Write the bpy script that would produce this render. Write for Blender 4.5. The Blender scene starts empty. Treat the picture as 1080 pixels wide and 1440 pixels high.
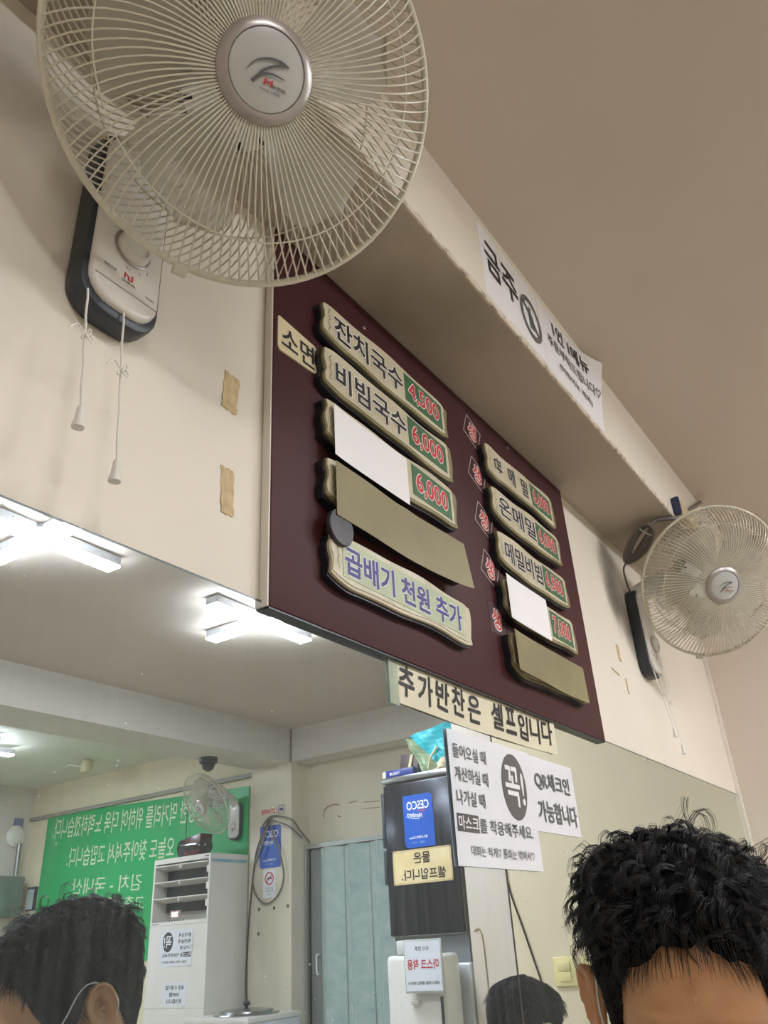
import bpy, bmesh, math, random
import numpy as np
from mathutils import Matrix, Vector
random.seed(7); rng = np.random.default_rng(7)
S = bpy.context.scene
COL = S.collection
PI = math.pi
# ------------------------------------------------------------------ camera, world, exposure
# world frame: x runs along the mirror wall, y goes into it, z up; the camera is the origin, floor at -1.26
FLOOR, CEIL, SOF = -1.26, 1.385, 1.127
cam = bpy.data.cameras.new('camera'); co = bpy.data.objects.new('camera', cam); COL.objects.link(co)
R = np.array([[0.57306065, 0.36086448, 0.73578415], [-0.817767, 0.31037975, 0.48468707], [-0.05346615, -0.87945508, 0.47296948]])
co.matrix_world = Matrix(((R[0, 0], -R[0, 1], -R[0, 2], 0), (R[1, 0], -R[1, 1], -R[1, 2], 0), (R[2, 0], -R[2, 1], -R[2, 2], 0), (0, 0, 0, 1)))
cam.sensor_fit = 'VERTICAL'; cam.sensor_height = 24; cam.lens = 24 * 1123.46 / 1440; cam.clip_start = .02
S.camera = co
w = bpy.data.worlds.new('world'); S.world = w; w.use_nodes = True
w.node_tree.nodes['Background'].inputs[0].default_value = (.9, .93, 1, 1)
w.node_tree.nodes['Background'].inputs[1].default_value = .3
S.view_settings.view_transform = 'Standard'; S.view_settings.look = 'None'; S.view_settings.gamma = 1
S.view_settings.use_curve_mapping = False; S.view_settings.exposure = 2.2
S.cycles.max_bounces = 10; S.cycles.diffuse_bounces = 5; S.cycles.glossy_bounces = 6; S.cycles.transparent_max_bounces = 12
S.cycles.caustics_reflective = True; S.cycles.blur_glossy = 0.3; S.cycles.sample_clamp_indirect = 6
try: S.cycles.use_denoising = True
except Exception: pass
LAMP_POWER = 21.0
# ------------------------------------------------------------------ materials
def srgb(c):
    return tuple(((v / 255) / 12.92 if v / 255 <= .04045 else ((v / 255 + .055) / 1.055) ** 2.4) for v in c) + (1,)
MATS = {}
def mat(name, rgb, rough=.5, metal=0, var=.06, scale=8, bump=0, bscale=60, rgb2=None, spec=.5, emis=None, es=0, alpha=1, trans=0, coat=0, sss=0, stretch=None, lo=.3, hi=.7):
    if name in MATS: return MATS[name]
    m = bpy.data.materials.new(name); m.use_nodes = True; nt = m.node_tree; N = nt.nodes; L = nt.links
    b = N['Principled BSDF']
    tc = N.new('ShaderNodeTexCoord'); mp = N.new('ShaderNodeMapping'); L.new(tc.outputs['Object'], mp.inputs[0])
    if stretch: mp.inputs['Scale'].default_value = stretch
    nz = N.new('ShaderNodeTexNoise'); nz.inputs['Scale'].default_value = scale; nz.inputs['Detail'].default_value = 5
    L.new(mp.outputs[0], nz.inputs['Vector'])
    rp = N.new('ShaderNodeValToRGB'); L.new(nz.outputs['Fac'], rp.inputs[0])
    c = srgb(rgb); c2 = srgb(rgb2) if rgb2 else tuple(v * (1 - var * 2.2) for v in c[:3]) + (1,)
    rp.color_ramp.elements[0].position = lo; rp.color_ramp.elements[1].position = hi
    rp.color_ramp.elements[0].color = c2; rp.color_ramp.elements[1].color = c
    L.new(rp.outputs[0], b.inputs['Base Color'])
    b.inputs['Roughness'].default_value = rough; b.inputs['Metallic'].default_value = metal
    b.inputs['Specular IOR Level'].default_value = spec; b.inputs['Coat Weight'].default_value = coat
    if sss:
        b.inputs['Subsurface Weight'].default_value = sss; b.inputs['Subsurface Radius'].default_value = (.01, .004, .002); b.inputs['Subsurface Scale'].default_value = 1
    if bump:
        n2 = N.new('ShaderNodeTexNoise'); n2.inputs['Scale'].default_value = bscale; n2.inputs['Detail'].default_value = 4
        L.new(mp.outputs[0], n2.inputs['Vector'])
        bp = N.new('ShaderNodeBump'); bp.inputs['Strength'].default_value = bump; bp.inputs['Distance'].default_value = .004
        L.new(n2.outputs['Fac'], bp.inputs['Height']); L.new(bp.outputs[0], b.inputs['Normal'])
    if emis: b.inputs['Emission Color'].default_value = srgb(emis); b.inputs['Emission Strength'].default_value = es
    b.inputs['Alpha'].default_value = alpha; b.inputs['Transmission Weight'].default_value = trans
    MATS[name] = m
    return m
def stained_shaded_wall(name, rgb, spots, rgb2=(112, 106, 98), var=.035, mottling=.0):
    """paint with soot and grime patches and painted fan shadow that stay where they are: spots = (x, y, z, rx, ry, rz, strength)"""
    m = mat(name, rgb, .62, var=var, scale=2.2, bump=.12, bscale=35)
    nt = m.node_tree; N = nt.nodes; L = nt.links; b = N['Principled BSDF']
    tc = [n for n in N if n.type == 'TEX_COORD'][0]
    src = b.inputs['Base Color'].links[0].from_socket
    nz = N.new('ShaderNodeTexNoise'); nz.inputs['Scale'].default_value = 9; nz.inputs['Detail'].default_value = 6
    L.new(tc.outputs['Object'], nz.inputs['Vector'])
    for (x, y, z, rx, ry, rz, st) in spots:
        sb = N.new('ShaderNodeVectorMath'); sb.operation = 'SUBTRACT'; L.new(tc.outputs['Object'], sb.inputs[0]); sb.inputs[1].default_value = (x, y, z)
        dv = N.new('ShaderNodeVectorMath'); dv.operation = 'DIVIDE'; L.new(sb.outputs[0], dv.inputs[0]); dv.inputs[1].default_value = (rx, ry, rz)
        ln = N.new('ShaderNodeVectorMath'); ln.operation = 'LENGTH'; L.new(dv.outputs[0], ln.inputs[0])
        ad = N.new('ShaderNodeMath'); ad.operation = 'MULTIPLY_ADD'; L.new(nz.outputs['Fac'], ad.inputs[0]); ad.inputs[1].default_value = .9; L.new(ln.outputs['Value'], ad.inputs[2])
        mr = N.new('ShaderNodeMapRange'); mr.interpolation_type = 'SMOOTHSTEP'; L.new(ad.outputs[0], mr.inputs['Value'])
        mr.inputs['From Min'].default_value = .55; mr.inputs['From Max'].default_value = 1.5; mr.inputs['To Min'].default_value = st; mr.inputs['To Max'].default_value = 0
        mx = N.new('ShaderNodeMix'); mx.data_type = 'RGBA'; L.new(mr.outputs[0], mx.inputs['Factor']); L.new(src, mx.inputs[6]); mx.inputs[7].default_value = srgb(rgb2)
        src = mx.outputs[2]
    L.new(src, b.inputs['Base Color'])
    return m
# ------------------------------------------------------------------ geometry helpers
WM = {}
def link(name, me, m, parent=None, M=None, smooth=False):
    o = bpy.data.objects.new(name, me); COL.objects.link(o)
    if m is not None:
        for mm in (m if isinstance(m, (list, tuple)) else [m]): me.materials.append(mm)
    if smooth: me.shade_smooth()
    M = M if M is not None else (WM[parent.name] if parent else Matrix.Identity(4))
    if parent:
        o.parent = parent; o.matrix_local = WM[parent.name].inverted() @ M
    else: o.matrix_world = M
    WM[o.name] = M.copy()
    return o
def mk(vs, fs):
    me = bpy.data.meshes.new('mesh'); me.from_pydata([tuple(map(float, v)) for v in vs], [], [tuple(int(i) for i in f) for f in fs]); me.update(); return me
def empty(name, M):
    o = bpy.data.objects.new(name, None); COL.objects.link(o); o.empty_display_size = .05; o.matrix_world = M; WM[o.name] = M.copy(); return o
def tag(o, label=None, cat=None, group=None, kind=None):
    if label: o['label'] = label
    if cat: o['category'] = cat
    if group: o['group'] = group
    if kind: o['kind'] = kind
    return o
class B:
    """collects shapes in one local frame"""
    def __init__(s): s.v = []; s.f = []; s.mi = []
    def add(s, vs, fs, mi=0):
        n = len(s.v); s.v += [tuple(v) for v in vs]; s.f += [tuple(i + n for i in f) for f in fs]; s.mi += [mi] * len(fs); return s
    def box(s, x0, x1, y0, y1, z0, z1, mi=0):
        vs = [(x, y, z) for z in (z0, z1) for y in (y0, y1) for x in (x0, x1)]
        return s.add(vs, [(0, 2, 3, 1), (4, 5, 7, 6), (0, 1, 5, 4), (2, 6, 7, 3), (0, 4, 6, 2), (1, 3, 7, 5)], mi)
    def prism(s, pts, z0, z1, mi=0):
        n = len(pts); vs = [(x, y, z0) for x, y in pts] + [(x, y, z1) for x, y in pts]
        return s.add(vs, [tuple(range(n))[::-1], tuple(range(n, 2 * n))] + [(i, (i + 1) % n, n + (i + 1) % n, n + i) for i in range(n)], mi)
    def tube(s, path, r, seg=6, mi=0, closed=False, cap=True):
        P = [Vector(p) for p in path]; n = len(P); rs = r if isinstance(r, (list, tuple, np.ndarray)) else [r] * n
        vs = []; up = None
        for i in range(n):
            a = P[i - 1] if (i > 0 or closed) else P[i]; b = P[(i + 1) % n] if (i < n - 1 or closed) else P[i]
            t = (b - a).normalized()
            if up is None: up = t.orthogonal().normalized()
            up = (up - t * up.dot(t)); up = up.normalized() if up.length > 1e-6 else t.orthogonal().normalized()
            q = t.cross(up)
            for k in range(seg):
                an = 2 * PI * k / seg; vs.append(P[i] + (up * math.cos(an) + q * math.sin(an)) * rs[i])
        fs = []
        for i in range(n if closed else n - 1):
            j = (i + 1) % n
            for k in range(seg): fs.append((i * seg + k, i * seg + (k + 1) % seg, j * seg + (k + 1) % seg, j * seg + k))
        if cap and not closed: fs += [tuple(range(seg))[::-1], tuple(range((n - 1) * seg, n * seg))]
        return s.add(vs, fs, mi)
    def lathe(s, prof, seg=32, mi=0, c=(0, 0, 0), sx=1, sy=1):
        vs = []; n = len(prof)
        for (r, h) in prof:
            for k in range(seg):
                a = 2 * PI * k / seg; vs.append((c[0] + r * sx * math.cos(a), c[1] + r * sy * math.sin(a), c[2] + h))
        fs = [(i * seg + k, i * seg + (k + 1) % seg, (i + 1) * seg + (k + 1) % seg, (i + 1) * seg + k) for i in range(n - 1) for k in range(seg)]
        fs += [tuple(range(seg))[::-1], tuple(range((n - 1) * seg, n * seg))]
        return s.add(vs, fs, mi)
    def xf(s, M): s.v = [tuple(M @ Vector(v)) for v in s.v]; return s
    def build(s, name, m, parent=None, M=None, smooth=False, bevel=0, bseg=2):
        me = mk(s.v, s.f)
        if any(s.mi): me.polygons.foreach_set('material_index', s.mi)
        o = link(name, me, m, parent, M)
        bm = bmesh.new(); bm.from_mesh(me); bmesh.ops.recalc_face_normals(bm, faces=bm.faces)
        if bevel: bmesh.ops.bevel(bm, geom=[e for e in bm.edges if len(e.link_faces) == 2 and e.calc_face_angle(0) > .6], offset=bevel, segments=bseg, affect='EDGES', profile=.5)
        bm.to_mesh(me); bm.free()
        if smooth: me.shade_smooth()
        if bevel or smooth:
            try: me.set_sharp_from_angle(angle=math.radians(38))
            except Exception: pass
            if not smooth: me.shade_smooth(); me.set_sharp_from_angle(angle=math.radians(38))
        return o
def frame(o, X, Y, Z):
    return Matrix(((X[0], Y[0], Z[0], o[0]), (X[1], Y[1], Z[1], o[1]), (X[2], Y[2], Z[2], o[2]), (0, 0, 0, 1)))
def FW(x, y, z): return frame((x, y, z), (1, 0, 0), (0, 0, 1), (0, -1, 0))     # on the mirror wall: local x right, y up, z out
def FE(x, y, z): return frame((x, y, z), (0, -1, 0), (0, 0, 1), (-1, 0, 0))    # on the far end wall, facing -x
def rot(M, deg): return M @ Matrix.Rotation(math.radians(deg), 4, 'Z')
FONTC = {}
def glyphs(body, bold, res=3):
    k = (body, bold)
    if bold >= .018 and k not in FONTC:
        v0, f0 = glyphs(body, 0, res); n = len(v0); vs = []; fs = []
        for i in range(9):
            a = 2 * PI * i / 8; d_ = bold if i < 8 else 0
            q = v0.copy(); q[:, 0] += d_ * math.cos(a); q[:, 1] += d_ * math.sin(a); q[:, 2] += .0008 * i; vs.append(q); fs += [tuple(j + n * i for j in p) for p in f0]
        FONTC[k] = (np.concatenate(vs) if n else v0, fs)
    if k not in FONTC:
        cu = bpy.data.curves.new('txt', 'FONT'); cu.body = body; cu.size = 1; cu.offset = bold; cu.resolution_u = res
        cu.fill_mode = 'FRONT'
        o = bpy.data.objects.new('txt', cu); COL.objects.link(o)
        dg = bpy.context.evaluated_depsgraph_get(); me = bpy.data.meshes.new_from_object(o.evaluated_get(dg))
        v = np.array([tuple(p.co) for p in me.vertices]); f = [tuple(p.vertices) for p in me.polygons]
        bpy.data.objects.remove(o); bpy.data.curves.remove(cu); bpy.data.meshes.remove(me)
        FONTC[k] = (v, f)
    return FONTC[k]
def text(name, body, x, y, wd, ht, m, parent, M=None, bold=.01, c=.0012, rotd=0, warp=None, shear=0, ext=None, align='c'):
    v, f = glyphs(body, bold)
    if not len(v): return None
    b0 = glyphs(body, 0)[0]
    lo = b0.min(0); hi = b0.max(0); p = v.copy()
    s = min(wd / (hi[0] - lo[0]), 99) if wd else None; sh = ht / (hi[1] - lo[1]) if ht else s
    if s is None: s = sh
    p[:, 0] = (p[:, 0] - (lo[0] + hi[0]) / 2) * s; p[:, 1] = (p[:, 1] - (lo[1] + hi[1]) / 2) * sh
    p[:, 0] += shear * p[:, 1]
    if align == 'l': p[:, 0] += (hi[0] - lo[0]) * s / 2
    a = math.radians(rotd); q = p.copy(); q[:, 0] = p[:, 0] * math.cos(a) - p[:, 1] * math.sin(a) + x; q[:, 1] = p[:, 0] * math.sin(a) + p[:, 1] * math.cos(a) + y
    q[:, 2] = c + p[:, 2] * .02
    if warp is not None: q = np.array([warp(*r) for r in q])
    return link(name, mk(q, f), m, parent, M)
def grid(nx, ny, fn):
    vs = [fn(i / nx, j / ny) for j in range(ny + 1) for i in range(nx + 1)]
    fs = [(j * (nx + 1) + i, j * (nx + 1) + i + 1, (j + 1) * (nx + 1) + i + 1, (j + 1) * (nx + 1) + i) for j in range(ny) for i in range(nx)]
    return vs, fs
def sheet(nx, ny, fn, th=.0006):
    """thin sheet with real thickness: fn(u, v) gives the front, the back is th behind it"""
    v, f = grid(nx, ny, fn); n = len(v); vb = [(p[0], p[1], p[2] - th) for p in v]
    fb = [tuple(i + n for i in q[::-1]) for q in f]; W = nx + 1
    rim = [j for j in range(W)] + [j * W + nx for j in range(1, ny + 1)] + [ny * W + i for i in range(nx - 1, -1, -1)] + [j * W for j in range(ny - 1, 0, -1)]
    fr = [(rim[k], rim[k] + n, rim[(k + 1) % len(rim)] + n, rim[(k + 1) % len(rim)]) for k in range(len(rim))]
    b = B(); b.add(v + vb, f + fb + fr); return b
def ribbon(pts, ws, c=.001):
    """flat brush stroke"""
    P = np.array(pts, float); n = len(P); vs = []
    for i in range(n):
        t = P[min(i + 1, n - 1)] - P[max(i - 1, 0)]; t /= (np.linalg.norm(t) + 1e-9); q = np.array([-t[1], t[0]]) * ws[i] / 2
        vs += [(*(P[i] + q), c), (*(P[i] - q), c)]
    return vs, [(2 * i, 2 * i + 1, 2 * i + 3, 2 * i + 2) for i in range(n - 1)]
def curve_pts(ctrl, n=24):
    """Catmull-Rom through ctrl"""
    C = [ctrl[0]] + list(ctrl) + [ctrl[-1]]; C = [np.array(c, float) for c in C]; out = []; m = len(ctrl) - 1
    for k in range(n + 1):
        t = k / n * m; i = min(int(t), m - 1); t -= i; p0, p1, p2, p3 = C[i:i + 4]
        out.append(.5 * ((2 * p1) + (-p0 + p2) * t + (2 * p0 - 5 * p1 + 4 * p2 - p3) * t * t + (-p0 + 3 * p1 - 3 * p2 + p3) * t ** 3))
    return out
def struct(name, b, m, **k):
    o = b.build(name, m, **k)
    if not o.parent: o['kind'] = 'structure'
    return o
# ------------------------------------------------------------------ palette
m_wall = stained_shaded_wall('wall paint', (230, 221, 205), [(2.33, .7, .95, .10, .3, .20, .85), (2.42, .7, .84, .08, .3, .15, .7), (.15, .7, .98, .30, .3, .16, .55), (.3, .7, .72, .16, .3, .2, .15), (.62, .7, .8, .12, .3, .25, .12)])  # upper spot by the near fan: grime with part of the fan's shadow painted in
m_soffit = stained_shaded_wall('soffit paint', (180, 167, 151), [(1.1, .6, 1.12, .3, .2, .3, .5), (.5, .6, 1.12, .3, .3, .3, .4)], rgb2=(120, 108, 92))
m_ceil = mat('ceiling paint', (206, 193, 178), .75, var=.05, scale=1.3, bump=.1, bscale=20)
m_ceil2 = mat('ceiling paint bay', (214, 214, 200), .75, var=.05, scale=1.3)
m_east = mat('end wall paint', (216, 204, 188), .65, var=.04, scale=2)
m_back = stained_shaded_wall('worn plaster paint', (216, 208, 186), [(4.6, -2.7, .2, .3, .14, .8, .35), (4.6, -2.25, 0, .25, .1, .8, .3)], rgb2=(130, 120, 104))
m_trim = mat('white trim', (232, 224, 212), .4)
m_floor = mat('floor tile', (196, 186, 170), .35, scale=3)
m_white = mat('white plastic', (226, 222, 214), .32, var=.02, coat=.2)
m_cream = mat('aged grille plastic', (206, 200, 180), .35, var=.05, scale=30)
m_dark = mat('slate grey plastic', (50, 56, 62), .38, var=.05)
m_silver = mat('silver paint', (176, 168, 162), .32, .55, var=.02)
m_hub = mat('pale grey badge', (186, 186, 180), .3, var=.01, coat=.4)
m_black = mat('black ink', (22, 22, 24), .55)
m_grey_ink = mat('grey ink', (96, 98, 96), .5)
m_red = mat('red ink', (205, 42, 48), .5)
m_paper = mat('white paper', (236, 234, 234), .6, var=.01, scale=3)
m_lam = mat('laminated paper', (228, 230, 236), .18, var=.02, scale=3, coat=.5)
m_burg = mat('burgundy board lacquer', (70, 28, 30), .55, spec=.3, var=.08, scale=3, bump=.06, bscale=300)
m_charcoal = mat('charcoal edging', (32, 34, 40), .4)
m_face = mat('cream plank face', (204, 194, 166), .5, rgb2=(188, 176, 146), scale=9)
m_olive = mat('olive plank edge', (136, 128, 88), .5, rgb2=(118, 108, 72), scale=14)
m_green = mat('green price panel', (62, 106, 70), .4, var=.08)
m_outline = mat('pale outline', (244, 240, 230), .5)
m_olpaper = mat('olive cover paper', (142, 132, 92), .55, rgb2=(124, 114, 78), scale=7)
m_navy = mat('navy ink', (52, 50, 130), .5)
m_sage = mat('pale sage panel', (176, 186, 150), .45, var=.05)
m_tape = mat('old masking tape', (206, 184, 140), .7, rgb2=(186, 162, 120), scale=60, bump=.3)
m_cable = mat('grey cable', (112, 106, 98), .45)
m_dcable = mat('dark cable', (62, 62, 62), .5)
m_metal = mat('brushed steel', (168, 170, 170), .25, .9, var=.04, stretch=(1, 30, 1))
m_skin = mat('skin', (206, 158, 114), .40, var=.05, scale=25, rgb2=(194, 140, 98), bump=.1, bscale=400, sss=.15)
m_hair = mat('black hair', (24, 22, 22), .45, var=.2, scale=30, spec=.5)
m_haircap = mat('hair underlayer', (16, 15, 15), .95, var=.2, scale=30, spec=.1)
# ------------------------------------------------------------------ lamps on the ceiling (cross shaped LED fittings)
m_led = mat('lit led diffuser', (255, 255, 255), .4, emis=(246, 248, 255), es=LAMP_POWER)
m_lampbody = mat('lamp body', (214, 216, 220), .4)
def led_lamp(x, y, label, a0=0, cz=CEIL, mm=None):
    M = frame((x, y, cz), (1, 0, 0), (0, -1, 0), (0, 0, -1)) @ Matrix.Rotation(a0, 4, 'Z')
    root = tag(empty('ceiling_lamp', M), label, 'lamp', 'cross shaped ceiling lamps')
    B().lathe([(.055, 0), (.06, .02), (.05, .035), (.02, .04)], 24).build('hub', m_lampbody, root, smooth=True)
    for k in range(4):
        A = M @ Matrix.Rotation(k * PI / 2, 4, 'Z')
        B().box(.05, .33, -.036, .036, .004, .040).build('arm', m_lampbody, root, A, bevel=.004)
        B().box(.052, .328, -.034, .034, .0402, .0485).build('diffuser', mm or m_led, root, A)
    return root
led_lamp(1.45, -1.05, 'cross shaped ceiling lamp seen in the mirror, left of the brightest one', math.radians(2), mm=mat('lit led diffuser dimmer', (255, 255, 255), .4, emis=(246, 248, 255), es=LAMP_POWER * .85))
led_lamp(2.62, -1.06, 'brightest cross shaped ceiling lamp, in the mirror just below the menu board', math.radians(1), mm=mat('lit led diffuser bright', (255, 255, 255), .4, emis=(246, 248, 255), es=LAMP_POWER * 1.6))
led_lamp(3.05, -4.22, 'cross shaped lamp on the ceiling beyond the beam, in the mirror', 0, mm=MATS['lit led diffuser bright'])
led_lamp(-.2, -1.05, 'unseen cross shaped ceiling lamp added for room light, out of the mirror on the left', mm=MATS['lit led diffuser dimmer'])  # extra lamp outside the mirror view, added for room light
led_lamp(1.0, -4.22, 'unseen cross shaped lamp added for room light beyond the beam, left half')  # extra unseen lamp, added to light the bay beyond the beam
# ------------------------------------------------------------------ room shell
YW = .7
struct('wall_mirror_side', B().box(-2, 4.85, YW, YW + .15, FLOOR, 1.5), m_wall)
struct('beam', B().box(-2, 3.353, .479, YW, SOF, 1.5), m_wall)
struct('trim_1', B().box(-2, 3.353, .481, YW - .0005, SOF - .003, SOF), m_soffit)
struct('wall_end_near', B().box(3.353, 4.85, -.51, YW, FLOOR, 1.5), m_east)
struct('ceiling', B().box(-2, 4.85, -2.45, YW, CEIL, CEIL + .1), m_ceil)
struct('ceiling_bay', B().box(-2, 4.85, -5.75, -2.45, CEIL + .02, CEIL + .12), m_ceil2)
struct('beam_middle', B().box(-2, 4.43, -2.82, -2.45, 1.157, CEIL + .05), mat('beam paint', (212, 206, 194), .65, var=.04, scale=2))
struct('beam_over_door', B().box(4.43, 4.62, -2.45, -.51, 1.157, CEIL + .05), mat('beam paint', (196, 190, 178), .65))
struct('pillar', B().box(4.43, 4.8, -2.82, -2.44, FLOOR, 1.4), m_back)
struct('wall_end_door', B().box(4.62, 4.8, -2.45, -.51, FLOOR, 1.4), m_back)
struct('wall_end_far', B().box(4.5, 4.8, -5.75, -2.8, FLOOR, 1.5), mat('far end paint', (226, 216, 186), .65, var=.05, scale=2))
struct('wall_back', B().box(-2, 4.85, -5.75, -5.58, FLOOR, 1.5), mat('rear wall paint', (214, 206, 194), .65, var=.05, scale=2))
struct('wall_left', B().box(-2.15, -2, -5.75, YW, FLOOR, 1.5), m_east)
struct('floor', B().box(-2, 4.85, -5.75, YW, FLOOR - .1, FLOOR), m_floor)
struct('trim_2', B().box(3.338, 3.353, YW - .014, YW, FLOOR, SOF), m_trim)                       # white strip in the corner
struct('trim_3', B().box(4.47, 4.5, -5.58, -2.82, 1.12, 1.15), mat('conduit', (150, 148, 134), .5))   # conduit above the green board
# crumbling plaster arris under the beam
def arris(u, v):
    x = -.4 + 3.75 * u; n_ = math.sin(x * 41) * math.sin(x * 17.3 + 1) + .6 * math.sin(x * 97 + 2) * math.sin(x * 23)
    return [(x, .4835, SOF + .011 + .0035 * n_), (x, .4765 - .001 * n_, SOF + .009 + .003 * n_), (x, .4755 - .0012 * n_, SOF + .001), (x, .477, SOF - .0025 - .0008 * n_), (x, .487 + .002 * n_, SOF - .0025)][v]
vs = [arris(i / 420, v) for i in range(421) for v in range(5)]
struct('trim_4', B().add(vs, [(i * 5 + v, i * 5 + v + 1, i * 5 + v + 6, i * 5 + v + 5) for i in range(420) for v in range(4)]), mat('chipped plaster', (214, 202, 184), .8, rgb2=(160, 148, 132), scale=50, bump=.4, lo=.36, hi=.5))
# ------------------------------------------------------------------ the wall mirror, two panes
def mirror_mat(name, tint, dust, sc):
    m = bpy.data.materials.new(name); m.use_nodes = True; nt = m.node_tree; N = nt.nodes; L = nt.links
    b = N['Principled BSDF']; b.inputs['Metallic'].default_value = 1; b.inputs['Base Color'].default_value = (*tint, 1)
    tc = N.new('ShaderNodeTexCoord'); mp = N.new('ShaderNodeMapping'); mp.inputs['Scale'].default_value = (26, 1, 2.2); L.new(tc.outputs['Object'], mp.inputs[0])
    mp.inputs['Rotation'].default_value = (0, .16, 0)
    nz = N.new('ShaderNodeTexNoise'); nz.inputs['Scale'].default_value = sc; nz.inputs['Detail'].default_value = 6; L.new(mp.outputs[0], nz.inputs['Vector'])
    vo = N.new('ShaderNodeTexVoronoi'); vo.inputs['Scale'].default_value = 75; L.new(tc.outputs['Object'], vo.inputs['Vector'])
    n2 = N.new('ShaderNodeTexNoise'); n2.inputs['Scale'].default_value = 4.5; n2.inputs['Detail'].default_value = 3; L.new(tc.outputs['Object'], n2.inputs['Vector'])
    dot = N.new('ShaderNodeMapRange'); L.new(vo.outputs['Distance'], dot.inputs['Value']); dot.inputs['From Min'].default_value = .06; dot.inputs['From Max'].default_value = .14; dot.inputs['To Min'].default_value = .3; dot.inputs['To Max'].default_value = 0
    area = N.new('ShaderNodeMapRange'); L.new(n2.outputs['Fac'], area.inputs['Value']); area.inputs['From Min'].default_value = .52; area.inputs['From Max'].default_value = .62; area.inputs['To Min'].default_value = 0; area.inputs['To Max'].default_value = 1
    mu = N.new('ShaderNodeMath'); mu.operation = 'MULTIPLY'; L.new(dot.outputs[0], mu.inputs[0]); L.new(area.outputs[0], mu.inputs[1])
    mr = N.new('ShaderNodeMapRange'); L.new(nz.outputs['Fac'], mr.inputs['Value']); mr.inputs['From Min'].default_value = .4; mr.inputs['From Max'].default_value = .8; mr.inputs['To Min'].default_value = dust; mr.inputs['To Max'].default_value = dust * (2.3 if sc > 2 else 1.35)
    ad = N.new('ShaderNodeMath'); ad.operation = 'ADD'; L.new(mr.outputs[0], ad.inputs[0]); L.new(mu.outputs[0], ad.inputs[1]); ad.use_clamp = True
    b.inputs['Roughness'].default_value = .0
    df = N.new('ShaderNodeBsdfDiffuse'); df.inputs['Color'].default_value = (.75, .78, .74, 1)
    mx = N.new('ShaderNodeMixShader'); L.new(ad.outputs[0], mx.inputs[0]); L.new(b.outputs[0], mx.inputs[1]); L.new(df.outputs[0], mx.inputs[2])
    L.new(mx.outputs[0], N['Material Output'].inputs['Surface'])
    return m
SEAM = 1.372
MTOP = .411
mm1 = mirror_mat('old mirror glass left', (.70, .79, .84), .04, 3)
mm2 = mirror_mat('old mirror glass right', (.80, .89, .77), .05, 1.2)
m_edge = mat('dark glass edge', (60, 72, 66), .3)
def mirror(x0, x1, mm, label):
    root = tag(empty('wall_mirror', Matrix.Translation((x0, YW, FLOOR + .3))), label, 'mirror')
    B().box(x0, x1, YW - .005, YW - .0005, FLOOR + .3, MTOP).build('glass', mm, root, Matrix.Identity(4))
    B().box(x0, x1, YW - .0052, YW - .0004, MTOP, MTOP + .0025).build('top_edge', m_edge, root, Matrix.Identity(4))
    return root
mirror(-1.9, SEAM - .0012, mm1, 'long wall mirror pane on the left, reflecting lamps, green board and cooler')
r = mirror(SEAM + .0012, 3.336, mm2, 'greenish wall mirror pane on the right, below the right wall fan')
B().box(SEAM - .002, SEAM + .002, YW - .0056, YW - .0046, FLOOR + .3, MTOP).build('joint', mat('mirror joint', (70, 68, 60), .5), r, Matrix.Identity(4))

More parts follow.
